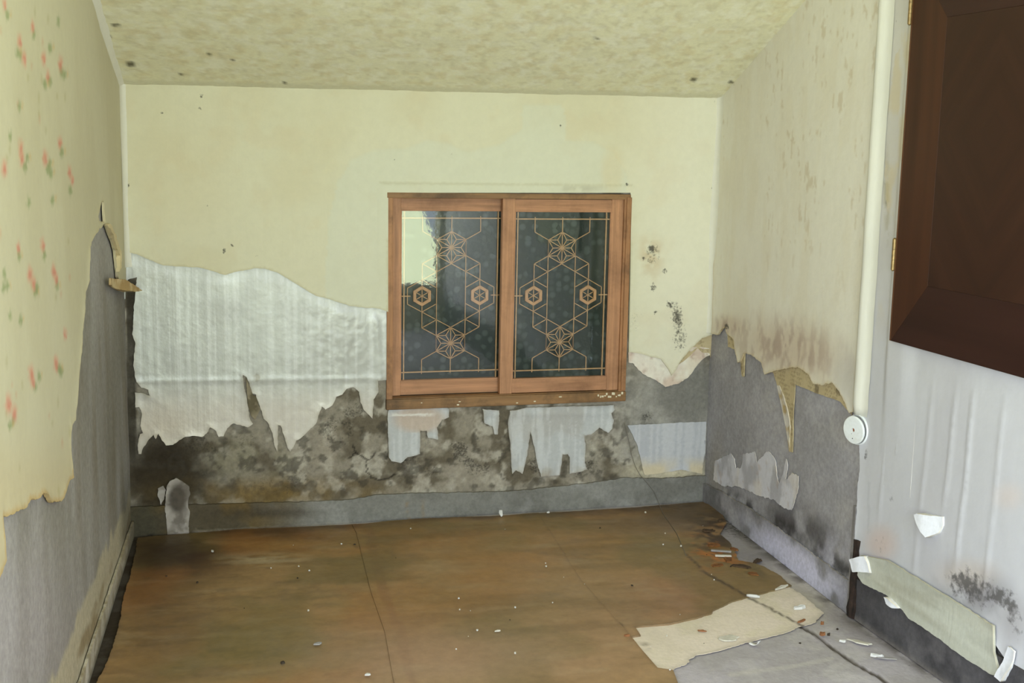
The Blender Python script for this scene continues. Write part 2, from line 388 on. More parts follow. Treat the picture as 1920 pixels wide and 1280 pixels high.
def paint_left_cement(P):
    x, y = P.px, P.py
    P.fill((160, 157, 155))
    P.mix((128, 123, 113), sst(.4, .68, P.n(4, 3, 5, 1, .35)) * .6)
    P.mix((160, 156, 154), sst(.5, .75, P.n(5, 6, 5, 1, .4)) * .7)
    P.mix((112, 98, 72), sst(.45, .7, P.n(6, 9, 4, 1.4, .3)) * P.b(200, 800, 90, 300, .9) * .4)
    P.mix((92, 86, 72), P.b(205, 760, 40, 220, .9) * .35)
    P.mix((176, 168, 176), P.b(40, 1190, 140, 180, .9) * .35)
    # the old distemper band above the floor
    e = .17 + .10 * sst(0, 1.3, -P.s + 1.3) * .6 + (P.n(7, 21, 3) - .5) * .10
    P.mix((186, 176, 152), sst(.012, -.012, P.z - e) * .85)
    P.mix((140, 122, 92), sst(.012, -.012, P.z - e * .62) * sst(.3, .6, P.n(7, 25, 4, .8, 2)) * .8)
    P.mix((88, 84, 74), sst(.4, .5, P.s) * P.b(240, 980, 14, 90, .8) * .6)
    far = sst(-1.05, -1.3, P.s); P.mix((206, 199, 172), far * sst(.35, .45, P.z))
def relief_left(s, z, x, y): return -.0015 - .003 * fbm(s, z, 6, 51) - .001 * fbm(s, z, 50, 52)
wall_left = grid_surface('wall_left', LF, steps(-3.60, -1.3, .10, SDY0 - LF.o[1], SDY1 - LF.o[1], *steps(-1.3, 1.36, .012)), steps(-.02, 2.70, .012, SDZ1), M_CONC, paint_left_cement, relief_left, hole=(SDY0 - LF.o[1], SDY1 - LF.o[1], .02, SDZ1))
tagp(wall_left, 'grey cement left wall with peeling floral wallpaper', 'wall', kind='structure')

def paint_right_cement(P):
    x, y = P.px, P.py
    P.fill((164, 162, 166))
    P.mix((142, 140, 142), sst(.4, .66, P.n(6, 61, 6)) * .6)
    P.mix((168, 165, 164), sst(.5, .72, P.n(9, 63, 6)) * .6)
    P.mix((150, 142, 128), P.b(1340, 880, 18, 90, .8) * .5)
    d = segdist(x, y, [(1345, 925), (1420, 962), (1500, 1005), (1600, 1085)])
    P.mix((60, 58, 58), sst(26, 4, d) * sst(.36, .6, P.n(13, 66, 5)) * .9)
    P.mix((66, 62, 62), P.b(1500, 985, 90, 35, .9, .45) * sst(.3, .6, P.n(10, 67)) * .8)
    P.mix((186, 184, 196), P.b(1560, 1060, 50, 60, .9) * sst(.45, .65, P.n(15, 68)) * .7)
    P.mould = .28 * sst(34, 6, d) + .05
def relief_right(s, z, x, y): return -.0015 - .003 * fbm(s, z, 7, 71) - .001 * fbm(s, z, 50, 72)
wall_right = grid_surface('wall_right', RF, steps(-.06, RF.L, .009), steps(-.02, 2.66, .009), M_CONC, paint_right_cement, relief_right)
tagp(wall_right, 'grey cement right wall by the back corner, torn wallpaper above', 'wall', kind='structure')
def paint_near_cement(P):
    P.fill((92, 90, 92)); P.mix((70, 68, 70), sst(.4, .65, P.n(7, 75)) * .6); P.mix((205, 203, 200), sst(.9, 1.1, P.s) * sst(.2, .3, P.z))
wall_near = grid_surface('wall_right', NR, steps(0, 1.0, .02, *steps(1.0, 3.75, .12)), steps(-.02, 2.68, .03), M_CONC, paint_near_cement)
tagp(wall_near, 'whitish papered right wall under the brown cupboard door', 'wall', kind='structure')

def paint_ceil(P):
    x, y = P.px, P.py
    P.fill((222, 218, 188))
    P.mix((212, 208, 182), sst(.45, .62, P.n(14, 81, 5)) * .45)
    P.mix((230, 228, 212), sst(.5, .66, P.n(34, 82, 4)) * .5)
    P.mix((206, 192, 150), sst(.54, .70, P.n(26, 84, 5)) * .45)
    P.mix((182, 172, 136), sst(.60, .72, P.n(40, 85, 3)) * .3)
    for cx, cy, r in [(245, 119, 6), (217, 46, 4), (201, 67, 4), (391, 100, 3), (341, 137, 3), (1301, 148, 4), (1371, 153, 3), (436, 111, 2.5), (1118, 70, 2.5), (533, 154, 3)]:
        P.mix((60, 54, 36), P.b(cx, cy, r * 1.7, r, .5) * .85)
    P.mix((206, 202, 176), sst(14, 6, segdist(x, y, [(222, 158), (1350, 185)])) * .8)
def relief_ceil(s, z, x, y):
    return -.004 * fbm(s, z, 7, 91, 3) - .0012 * sst(.45, .6, fbm(s, z, 34, 92, 3))
class CeilSurf:
    def at(self, s, z, d=0.0):
        s = np.asarray(s, float); z = np.asarray(z, float); return np.stack([s, z, ceil_z(s, z) + np.asarray(d, float)], -1)
ceil_ = grid_surface('ceiling', CeilSurf(), steps(-.56, 2.45, .013), steps(YF - .05, 2.6, .13, *steps(2.6, 4.92, .013)), M_CEIL, paint_ceil, relief_ceil)
tagp(ceil_, 'sloping papered ceiling with yellowed mottled paper', 'ceiling', kind='structure')

CRACK = [(1285, 1041), (1303, 1057), (1320, 1075), (1361, 1097), (1402, 1120), (1442, 1140), (1483, 1162), (1528, 1186), (1560, 1211), (1601, 1239), (1649, 1266), (1680, 1290), (1760, 1350)]
def paint_floor(P):
    x, y = P.px, P.py
    P.fill((174, 168, 171))
    P.mix((156, 151, 147), sst(.4, .65, P.n(6, 101, 5)) * .6)
    P.mix((190, 185, 180), sst(.52, .72, P.n(9, 102, 5)) * .5)
    P.mix((58, 50, 40), sst(420, 300, x) * (.93 + .07 * sst(.4, .6, P.n(20, 105))))
    P.mix((74, 68, 60), P.b(1345, 965, 60, 45, .9) * .7)
    P.mix((108, 104, 102), P.b(1420, 1030, 60, 40, .9) * .6)
    P.mix((172, 164, 146), P.b(1490, 1120, 85, 38, .8, .5) * .7)
    P.mix((86, 80, 74), sst(22, 4, segdist(x, y, [(1330, 945), (1454, 1040), (1599, 1154), (1640, 1180), (1790, 1288)])) * sst(.3, .6, P.n(16, 104)) * .8)
    P.mix((96, 88, 80), P.b(1600, 1170, 60, 22, .9, .5) * .5)
    P.mix((186, 180, 172), sst(5, 2, segdist(x, y, [(1370, 1262), (1480, 1247), (1560, 1232)])) * .5)
    P.mix((70, 62, 52), sst(4.0, 1.2, segdist(x, y, CRACK) + (P.np_(.1, 7) - .5) * 2) * .9)
    P.mould = .26 * sst(40, 4, segdist(x, y, [(1330, 945), (1454, 1040), (1599, 1154), (1790, 1288)])) + .08 + .16 * P.b(1360, 990, 60, 40, .9)
def relief_floor(s, z, x, y):
    return -.003 - .003 * fbm(s, z, 9, 111) - .004 * sst(4, 1, segdist(x, y, CRACK))
floor = grid_surface('floor', FL, steps(-.55, 2.45, .03, *steps(1.1, 2.35, .008), *steps(-.5, -.1, .01)), steps(YF - .05, 2.6, .13, *steps(2.6, 4.95, .009)), M_FLOOR, paint_floor, relief_floor)
tagp(floor, 'grey screed floor bared at the right wall, brown floor paper elsewhere', 'floor', kind='structure')

# front wall behind the viewer, with the opening that lets the daylight in
M_FRONT = plain('front_wall_paper', (196, 190, 168), rough=.85)
bm = bmesh.new()
for lo, hi in [((-.56, YF - .12, -.02), (OPX0, YF, 2.7)), ((OPX1, YF - .12, -.02), (2.45, YF, 2.7)), ((OPX0, YF - .12, -.02), (OPX1, YF, OPZ0)), ((OPX0, YF - .12, OPZ1), (OPX1, YF, 2.7))]: box_bm(bm, lo, hi)
tagp(bmobj('wall_front', bm, M_FRONT), 'papered front wall with a wide opening to the garden', 'wall', kind='structure')

# dark hedge-like backdrop added behind the window to block the bright sky; bare ground
M_HEDGE = plain('hedge_leaves', (70, 84, 62), rough=.9, grain=9, amt=.45, bump=.6, dark=(18, 24, 18), dark_amt=.8, dscale=7)
def hedge_paint(P): P.fill((80, 90, 70))
HG = Wall((-2.0, 5.85), (4.5, 6.2))
hedge = grid_surface('hedge_backdrop', HG, steps(0, 6.6, .06), steps(-.05, 2.6, .06), M_HEDGE, hedge_paint, lambda s, z, x, y: .28 * fbm(s, z, 2.2, 121) + .10 * fbm(s, z, 9, 122))
tagp(hedge, 'dark hedge backdrop added close behind the patterned window', 'hedge', kind='structure')
bm = bmesh.new(); box_bm(bm, (-2.2, 4.98, -.25), (4.6, 6.6, -.05))
tagp(bmobj('exterior_ground', bm, plain('bare_earth', (84, 78, 62), rough=.95)), 'bare earth strip outside behind the window', 'ground', kind='structure')

# ------------------------------------------------------------------ skirting of smooth cement
def paint_skirt_back(P):
    x, y = P.px, P.py
    P.fill((126, 125, 119)); P.mix((106, 104, 98), sst(.42, .64, P.n(7, 131)) * .6); P.mix((150, 149, 144), sst(.52, .7, P.n(9, 132)) * .5)
    P.mix((76, 66, 46), sst(640, 430, x) * .9); P.mix((104, 86, 50), sst(620, 420, x) * sst(.42, .62, P.n(8, 133)) * .8)
    P.mix((66, 64, 52), sst(330, 280, x) * .7); P.mix((62, 56, 46), P.b(500, 960, 110, 10, .8) * .6)
    P.mix((140, 124, 100), sst(2.5, 1, segdist(x, y, [(762, 940), (766, 972)])) * .7 + sst(2.5, 1, segdist(x, y, [(790, 926), (794, 970)])) * .5)
    P.mix((170, 160, 140), sst(5, 1, segdist(x, y, [(360, 996), (520, 990), (660, 982)])) * .5)
    P.mould = .08 + .2 * sst(8, 2, segdist(x, y, [(247, 947), (433, 943), (605, 938), (953, 921), (1122, 902)]))
TOPB = [(240, 949), (433, 943), (605, 938), (660, 935), (710, 926), (787, 923), (953, 920), (1045, 911), (1122, 902), (1169, 894), (1238, 896), (1326, 890)]
skb = sheet('baseboard_back', None, BK, TOPB + [(1326, 942, 0), (240, 1006, 0)], M_CONC, paint_skirt_back, d=.010, step=.011, curl=0, amp=.0018, seed=3)
tagp(skb, 'low band of smooth grey cement along the foot of the back wall', 'baseboard', kind='structure')
def paint_skirt_right(P):
    x, y = P.px, P.py
    P.fill((134, 132, 134)); P.mix((106, 104, 104), sst(.4, .62, P.n(9, 141)) * .6)
    P.mix((206, 204, 224), P.b(1490, 1050, 125, 36, .7, .65) * sst(.28, .5, P.n(9, 142, 6)) * .95)
    P.mix((176, 172, 176), P.b(1380, 960, 60, 36, .9, .6) * sst(.4, .6, P.n(13, 143)) * .7)
    P.mould = .05 + .16 * sst(12, 2, segdist(x, y, [(1337, 915), (1420, 962), (1500, 1018), (1600, 1085)]))
skr = sheet('baseboard_right', None, RF, [(1321, 905), (1345, 916), (1400, 948), (1445, 978), (1500, 1018), (1545, 1052), (1600, 1092, 0), (1600, 1156, 0), (1321, 941, 0)], M_CONC, paint_skirt_right, d=.007, step=.009, curl=0, amp=.0025, seed=4)
tagp(skr, 'cement skirting with white salt bloom along the right wall', 'baseboard', kind='structure')
def paint_skirt_near(P):
    P.fill((84, 82, 84)); P.mix((66, 64, 66), sst(.42, .62, P.n(8, 151)) * .7); P.mix((108, 105, 106), sst(.55, .72, P.n(11, 152)) * .5)
    P.mix((128, 122, 116), sst(.02, 0, P.z) * .6)
skn = sheet('baseboard_right', None, NR, [(.012, 0, 0), (.012, .135, 0), (.4, .165, 0), (1.3, .19, 0), (1.3, 0, 0)], M_CONC, paint_skirt_near, d=.011, step=.012, curl=0, amp=.001, seed=5, px=False)
tagp(skn, 'dark grey cement skirting below the pale paper strip', 'baseboard', kind='structure')
def paint_skirt_left(P):
    P.fill((178, 170, 156)); P.mix((140, 126, 102), sst(.42, .6, P.n(22, 161, 5, 1, 1.4)) * .6); P.mix((206, 200, 192), sst(.5, .62, P.n(7, 162)) * sst(.9, .2, P.s) * .7)
    P.mix((80, 74, 62), sst(.03, .0, P.z) * .6); P.mix((96, 90, 74), sst(.9, 1.25, P.s) * .6)
skl = sheet('baseboard_left', None, LF, [(-1.4, 0, 0), (-1.4, .075), (.2, .07), (.8, .065), (1.31, .06, 0), (1.31, 0, 0)], M_CONC, paint_skirt_left, d=.008, step=.011, curl=0, amp=.003, seed=6, px=False)
tagp(skl, 'worn whitewashed skirting at the foot of the left wall', 'baseboard', kind='structure')

# ------------------------------------------------------------------ back wall: foil, wallpaper, scraps (parts of the wall)
def paint_foil(P):
    x, y = P.px, P.py
    P.fill((178, 180, 174)); P.mix((164, 164, 158), sst(.42, .66, P.n(4, 171, 4)) * .6)
    P.mix((168, 168, 162), sst(.5, .62, P.n(90, 172, 2, 1, .015)) * .25)
    P.mix((208, 210, 208), sst(.5, .64, P.n(95, 173, 2, 1, .015)) * .35)
    P.mix((196, 184, 170), sst(700, 780, y) * .55); P.mix((176, 160, 138), P.b(300, 800, 70, 40, .9) * .4)
    P.mix((120, 112, 92), P.b(482, 707, 6, 8, .4) * .7)
    P.mix((150, 138, 112), sst(.010, .002, P.dist) * .35 * (y > 600))
    P.mould = .04 * np.ones(len(x))
def relief_foil(s, z, x, y, dist):
    r = .0022 * np.exp(-((y - (714 - .012 * (x - 260))) / 4.5) ** 2) + .0022 * fbm(s, z * .25, 16, 175) + .0015 * fbm(s, z, 30, 176)
    r += .004 * blob(x, y, 640, 640, 90, 70, .9) * fbm(s, z, 55, 177, 2)
    r += .003 * np.exp(-(((x - 708) - (y - 640) * .06) / 6) ** 2) * (y > 580)
    ln = yline(x, [(229, 470), (306, 498), (422, 516), (478, 503), (520, 510), (614, 560), (673, 576), (729, 584)])
    return r * sst(2, 22, y - ln)
foil_out = [(229, 440, 0), (306, 466, 0), (422, 484, 0), (478, 470, 0), (520, 476, 0), (614, 528, 0), (673, 545, 0), (729, 555, 0), (727, 584, 0), (724, 712), (708, 713), (709, 734), (700, 748), (698, 784), (689, 775), (682, 768), (675, 753), (673, 734), (662, 725),
            (650, 728), (641, 739), (630, 743), (623, 759), (610, 767), (603, 761), (598, 775), (592, 793), (582, 802), (569, 816), (555, 825), (550, 836), (544, 846), (539, 839), (533, 818), (526, 797), (521, 796),
            (521, 825), (519, 845), (514, 834), (511, 811), (503, 793), (494, 784), (487, 760), (480, 739), (473, 737), (468, 720), (462, 706), (455, 702), (457, 721), (463, 748), (467, 780), (474, 794), (465, 800), (451, 796),
            (437, 793), (426, 802), (419, 817), (410, 818), (403, 805), (394, 800), (388, 811), (379, 818), (360, 816), (347, 818), (333, 827), (324, 833), (311, 834), (304, 825), (297, 812), (292, 822), (288, 814), (279, 823), (270, 836), (265, 850),
            (260, 850), (258, 834), (262, 813), (268, 811), (263, 797), (266, 775), (261, 762), (254, 763), (253, 735), (268, 736), (281, 741), (278, 730), (265, 726), (256, 715), (250, 685), (254, 644), (248, 626), (250, 599), (254, 545), (257, 519), (240, 524), (236, 540), (235, 560), (232, 560)]
sheet('foil_sheet', wall_back, BK, foil_out, M_FOIL, paint_foil, d=.002, step=.008, amp=.0016, curl=.0025, relief=relief_foil, seed=21)

def paint_wp_back(P):
    x, y = P.px, P.py
    P.fill((207, 203, 177)); P.mix((201, 193, 162), sst(.45, .7, P.n(3, 181, 5)) * .5)
    P.mix((202, 190, 158), sst(.58, .74, P.n(10, 182, 5)) * .3)
    P.mix((232, 230, 218), sst(1100, 1300, x) * .35)
    # tide mark of old damp over the window
    tide = yline(x + (P.np_(.03, 5) - .5) * 14, [(610, 560), (614, 420), (630, 345), (660, 300), (700, 280), (760, 278), (800, 262), (840, 268), (880, 284), (940, 270), (975, 245), (980, 196), (1056, 196), (1062, 262), (1110, 266), (1150, 285), (1172, 330), (1178, 420)])
    inn = sst(-3, 3, y - tide) * sst(604, 612, x) * sst(1184, 1176, x)
    P.mix((202, 206, 190), inn * .45); P.mix((196, 190, 162), np.exp(-((y - tide) / 4.0) ** 2) * .15 * (x > 610) * (x < 1178))
    P.mix((206, 190, 150), P.b(1148, 320, 22, 45, .5) * .4)
    P.mix((222, 218, 202), sst(4, 1, np.abs(x - 1345)) * .5)
    P.mix((238, 236, 220), sst(350, 345, y) * 0)
    line = segdist(x, y, [(714, 343), (945, 345), (1184, 347)]); P.mix((170, 162, 130), sst(2.2, .6, line) * .35)
    P.mix((120, 110, 84), P.b(1085, 353, 60, 5, .9) * .3 * sst(.4, .55, P.n(24, 186)))
    P.mix((190, 168, 132), P.b(1220, 480, 26, 40, .8) * .6 * sst(.3, .55, P.n(30, 187)))
    P.mix((200, 186, 150), P.b(350, 330, 90, 140, .9) * .25)
    P.mix((176, 166, 128), sst(.006, .001, P.dist) * .45 * (y > 450))
    m = .42 * P.b(1222, 478, 24, 38, .8) + .30 * P.b(1222, 466, 9, 6, .7) + .55 * P.b(1224, 538, 10, 12, .8) + .50 * P.b(1268, 585, 18, 30, .8) + .44 * P.b(1275, 635, 24, 40, .8) + .42 * P.b(1252, 568, 9, 10, .8)
    m += .33 * P.b(1190, 600, 30, 60, .9)
    for cx, cy, r in [(230, 201, 7), (239, 346, 6), (375, 203, 5), (303, 212, 4), (345, 200, 3), (378, 180, 5), (388, 385, 4), (420, 470, 6), (435, 460, 4), (481, 480, 4), (545, 285, 3), (742, 375, 5), (1175, 345, 5), (1336, 352, 4), (1340, 190, 3), (740, 300, 2), (1205, 485, 4), (1246, 508, 6), (705, 690, 4), (1228, 585, 5), (845, 290, 4), (1050, 236, 4)]:
        m = np.maximum(m, .62 * P.b(cx, cy, r, r * 1.3, .8))
    P.mould = m + .03
def relief_wp_back(s, z, x, y, dist):
    r = .0035 * sst(0, 4, y - 343) * sst(706, 714, x) * sst(1192, 1184, x)
    return r + .0030 * fbm(s, z * .35, 9, 191, 3) + .0012 * fbm(s, z, 30, 192, 3)
wpb = [(216, 150, 0), (1356, 176, 0), (1340, 625), (1315, 633), (1293, 654), (1276, 674), (1266, 692), (1258, 703), (1250, 688), (1238, 672), (1218, 668), (1199, 662), (1177, 659, 0),
       (1181, 420), (1181, 366, 0), (1180, 361, 0), (727, 361, 0), (727, 584), (712, 578), (673, 575), (655, 573), (637, 567), (614, 559), (592, 554), (569, 540), (546, 526), (519, 510), (496, 503), (478, 502), (447, 508), (422, 515), (401, 508), (374, 501), (338, 499), (306, 497), (256, 476), (228, 469, 0)]
sheet('wallpaper', wall_back, BK, wpb, M_PAPER, paint_wp_back, base=.0052, d=.0016, step=.009, amp=.0010, curl=.0006, relief=relief_wp_back, seed=22)

def paint_under(P):
    P.fill((214, 204, 186)); P.mix((198, 172, 156), sst(.35, .65, P.n(22, 201, 5)) * .6); P.mix((226, 224, 212), sst(.5, .65, P.n(10, 202)) * .6)
    P.mix((160, 126, 110), sst(.58, .75, P.n(60, 203)) * .5); P.mould = P.px * 0 + .12
sheet('backing_paper', wall_back, BK, [(1177, 640, 0), (1300, 650), (1316, 650), (1334, 655, 0), (1333, 664), (1318, 672), (1306, 685), (1289, 708), (1271, 719), (1247, 725), (1227, 711), (1208, 702), (1197, 694), (1186, 680), (1178, 679, 0)], M_SCRAP, paint_under, d=.0015, step=.009, amp=.0016, seed=23)
def news_paint(surf_seed):
    def f(P):
        P.fill((190, 175, 140)); P.mix((172, 154, 116), P.n(12, surf_seed) * .6)
        cols = (np.floor(P.s / .045) + np.floor(P.z / .06)) % 3
        ln = (np.abs(((P.z / .0075) % 1) - .5) < .27) & (hash2(np.floor(P.s / .006), np.floor(P.z / .0075), surf_seed) > .3) & (cols > 0)
        P.mix((120, 104, 76), ln * .42)
        P.mix((70, 60, 46), (hash2(np.floor(P.s / .03), np.floor(P.z / .035), surf_seed + 3) > .93) * .5)
    return f
sheet('newspaper', wall_back, BK, [(1262, 690), (1276, 672), (1293, 653), (1312, 631), (1338, 626, 0), (1336, 690, 0), (1330, 662), (1316, 660), (1308, 652), (1296, 664), (1282, 676)], M_SCRAP, news_paint(211), d=.0012, base=.0004, step=.006, amp=.001, seed=24)

def paint_scrap(P):
    P.fill((176, 178, 178)); P.mix((163, 158, 151), sst(.45, .65, P.n(8, 221)) * .5); P.mix((206, 208, 208), sst(.5, .62, P.n(80, 222, 2, 1, .08)) * .4)
    P.mix((186, 160, 136), P.b(785, 785, 52, 28, .4) * .6 * (P.py < 810)); P.mix((226, 224, 216), sst(3, 1, np.abs(P.py - 777)) * P.b(770, 777, 45, 6, .3) * .8)
    P.mix((150, 138, 118), sst(.006, .001, P.dist) * .3)
    P.mix((150, 140, 120), sst(865, 890, P.py) * sst(.4, .6, P.n(20, 223)) * .6)
sc1 = [(729, 766, 0), (780, 758), (826, 759), (841, 766), (841, 781), (828, 786), (818, 800), (821, 823), (801, 819), (799, 806), (787, 806), (787, 850), (764, 856), (751, 867), (733, 863), (728, 856), (726, 775)]
sc2 = [(903, 765), (934, 768), (934, 794), (932, 813), (926, 813), (922, 798), (907, 792), (905, 779)]
sc3 = [(955, 769), (988, 763), (1100, 760), (1149, 758), (1151, 767), (1144, 773), (1149, 786), (1146, 802), (1138, 810), (1122, 800), (1107, 813), (1094, 815), (1097, 833), (1095, 863), (1099, 879), (1088, 883), (1067, 887), (1067, 856), (1063, 850), (1053, 850), (1049, 890), (1013, 892), (1007, 871), (1001, 837), (993, 808), (989, 840), (984, 867), (978, 887), (966, 880), (959, 887), (957, 856), (955, 825), (951, 794)]
for k, (o, cu) in enumerate([(sc1, .006), (sc2, .008), (sc3, .007)]):
    sheet('wallpaper_scrap', wall_back, BK, o, M_SCRAP, paint_scrap, d=.002, step=.007, amp=.0014, curl=cu, seed=31 + k, relief=lambda s, z, x, y, d: .004 * np.exp(-((y - 775) / 6) ** 2) + .002 * fbm(s, z, 25, 9))
def paint_stripe(P):
    P.fill((187, 188, 191)); P.mix((168, 170, 176), sst(.48, .56, P.n(70, 231, 2, 1, .04)) * .6); P.mix((202, 188, 156), sst(850, 880, P.py) * sst(.25, .5, P.n(8, 232)) * .9)
sheet('wallpaper_scrap', wall_back, BK, [(1176, 797), (1250, 793), (1324, 790, 0), (1322, 848, 0), (1316, 888), (1277, 880), (1238, 886), (1208, 890), (1204, 877), (1200, 856), (1194, 833), (1184, 812)], M_SCRAP, paint_stripe, d=.0014, step=.008, amp=.0012, seed=35, curl=.0015)
def paint_plast(P):
    P.fill((158, 151, 142)); P.mix((70, 64, 55), P.b(333, 934, 19, 30, .4) * .95); P.mix((92, 84, 74), sst(.45, .6, P.n(26, 241)) * .7); P.mix((196, 190, 182), sst(.52, .62, P.n(34, 242)) * .2 * (1 - P.b(333, 934, 19, 30, .4)))
sheet('plaster_scrap', wall_back, BK, [(312, 912), (318, 900), (330, 894), (344, 902), (355, 910), (357, 924), (352, 940), (356, 960), (354, 998, 0), (314, 999, 0), (312, 975), (309, 950), (311, 930)], M_SCRAP, paint_plast, d=.003, base=.0102, step=.007, amp=.002, seed=36, curl=.004)
sheet('plaster_scrap', wall_back, BK, [(296, 915), (306, 910), (311, 918), (308, 935), (302, 946), (296, 930)], M_SCRAP, paint_plast, d=.002, step=.007, amp=.002, seed=37, curl=.003)
sheet('paper_tongue', wall_back, BK, [(461, 708), (468, 722), (474, 740), (481, 742), (485, 760), (488, 766), (478, 786), (470, 778), (464, 748)], M_SCRAP, lambda P: (P.fill((138, 128, 106)), P.mix((98, 90, 70), sst(.4, .6, P.n(30, 7)))), d=.0012, step=.006, amp=.001, seed=38, curl=.005)

# paper bridging the corners: a soft fillet from wall to wall
def corner_paper(name, A, B, mat, n=40):
    V = []; F = []; rgb = []
    for k in range(n + 1):
        a, b = A(k / n), B(k / n)
        for j in range(6):
            t = j / 5; c = np.array([b[2][0], b[2][1], b[2][2]])
            q = (1 - t) ** 2 * a[0] + 2 * t * (1 - t) * (a[1] * .45 + (a[0] + b[0]) * .275) + t * t * b[0]
            V.append(q); rgb.append(lin((216, 213, 200)))
    for k in range(n):
        for j in range(5): i = k * 6 + j; F.append((i, i + 1, i + 7, i + 6))
    me = fast_mesh(name, np.array(V), F, 4); me.materials.append(mat); me.polygons.foreach_set('use_smooth', [True] * len(me.polygons)); set_attr(me, np.array(rgb), np.zeros(len(V)) + .03)
    return link(bpy.data.objects.new(name, me), wall_back)
def vcorner(z0, z1, sA, sB, other, sO):
    def A(t): z = z0 + (z1 - z0) * t; w = .004 * math.sin(9 * z); c = BK.at(sB, z); return (BK.at(sA + w, z, .0072), c, c)
    def B(t): z = z0 + (z1 - z0) * t; c = BK.at(sB, z); return (other.at(sO, z, .006), c, c)
    return A, B
corner_paper('corner_paper', *vcorner(.735, 1.72, 2.338, 2.37, RF, .024), M_PAPER)
corner_paper('corner_paper', *vcorner(1.03, 1.70, .030, .0, LF, LF.L - .006), M_PAPER)
def cA(t): y = 4.70 - 1.5 * t; x = -.474; z = ceil_z(x, y); c = np.array([x, y, float(z)]); return (c + np.array([.032, 0, -.006 + .01]), c, c)
def cB(t): y = 4.70 - 1.5 * t; x = -.474; z = ceil_z(x, y); c = np.array([x, y, float(z)]); return (c + np.array([.005, 0, -.030]), c, c)
corner_paper('corner_paper', cA, cB, M_PAPER)

# ------------------------------------------------------------------ right wall sheets
def paint_wp_right(P):
    x, y = P.px, P.py
    P.fill((224, 220, 206)); P.mix((216, 208, 186), sst(.45, .68, P.n(12, 251, 5, 1, .3)) * .4)
    P.mix((176, 152, 104), sst(.64, .72, P.n(60, 252, 4, 1, .3)) * .35 * sst(.42, .6, P.n(6, 254)) * sst(640, 350, y))
    st = P.b(1480, 655, 115, 60, .8, .25) + P.b(1365, 610, 30, 20, .9)
    P.mix((200, 184, 164), np.clip(st, 0, 1) * .8); P.mix((160, 138, 126), np.clip(st, 0, 1) * sst(.42, .62, P.n(30, 253, 6, 1, .6)) * .6)
    P.mix((190, 186, 180), P.b(1590, 710, 30, 60, .9) * .6)
    P.mix((190, 170, 124), sst(.007, .001, P.dist) * .5)
    P.mould = .16 * np.clip(st, 0, 1) + .03 + .5 * P.b(1365, 612, 5, 8, .8)
def relief_wp_right(s, z, x, y, d): return .003 * fbm(s, z * .3, 9, 261, 3) + .0012 * fbm(s, z, 30, 262, 3)
sheet('wallpaper', wall_right, RF, [(1350, 168, 0), (1500, -40, 0), (1620, -220, 0), (1676, -220, 0), (1640, 300, 0), (1604, 772, 0), (1597, 774), (1586, 750), (1577, 732), (1564, 716), (1548, 722), (1529, 719), (1521, 702), (1505, 690), (1490, 688), (1472, 692), (1455, 695), (1437, 702), (1431, 680), (1416, 667), (1398, 662), (1392, 676), (1387, 680), (1381, 658), (1378, 636), (1366, 625), (1363, 612), (1358, 616), (1350, 627), (1338, 626, 0), (1345, 400, 0)],
      M_PAPER, paint_wp_right, d=.0022, base=.002, step=.010, amp=.0022, curl=.003, relief=relief_wp_right, seed=41)
sheet('newspaper', wall_right, RF, [(1448, 690), (1495, 680), (1530, 700), (1566, 708), (1592, 740), (1598, 778, 0), (1586, 764), (1576, 752), (1535, 738), (1492, 720), (1489, 770), (1487, 848), (1481, 846), (1477, 802), (1468, 763), (1459, 724)], M_SCRAP, news_paint(271), d=.0014, step=.005, amp=.0012, curl=.002, seed=42)
sheet('newspaper', wall_right, RF, [(1365, 615), (1380, 624), (1379, 655), (1366, 650)], M_SCRAP, news_paint(281), d=.0014, step=.006, amp=.001, curl=.002, seed=43)
sheet('newspaper', wall_right, RF, [(1389, 668), (1398, 660), (1396, 706), (1393, 705)], M_SCRAP, news_paint(291), d=.0014, step=.006, amp=.001, curl=.003, seed=46)
def paint_rem(P):
    P.fill((206, 205, 212)); P.mix((160, 158, 163), sst(.46, .62, P.n(16, 301, 5, 1, .5)) * .7); P.mix((214, 206, 196), sst(.55, .7, P.n(9, 302)) * .5); P.mix((170, 150, 136), sst(.66, .76, P.n(30, 303)) * .4)
sheet('paint_remnant', wall_right, RF, [(1341, 864), (1359, 855), (1372, 850), (1378, 860), (1380, 877), (1390, 877), (1394, 851), (1404, 850), (1416, 846), (1420, 868), (1431, 855), (1436, 848), (1442, 846), (1455, 864), (1457, 890), (1461, 907), (1470, 886), (1475, 859), (1478, 872), (1474, 899), (1486, 886), (1498, 892), (1497, 916), (1492, 934), (1485, 956), (1472, 953), (1455, 938), (1424, 929), (1385, 912), (1359, 912), (1338, 900)],
      M_SCRAP, paint_rem, d=.0012, step=.008, amp=.003, curl=.001, seed=44)
sheet('backing_paper', wall_right, RF, [(1459, 722), (1463, 722), (1472, 745), (1479, 770), (1484, 800), (1482, 840), (1478, 815), (1468, 765)], M_SCRAP, lambda P: (P.fill((202, 196, 186)), P.mix((170, 150, 110), sst(.4, .6, P.n(30, 8)))), d=.0014, base=.0016, step=.006, amp=.0016, curl=.002, seed=45)

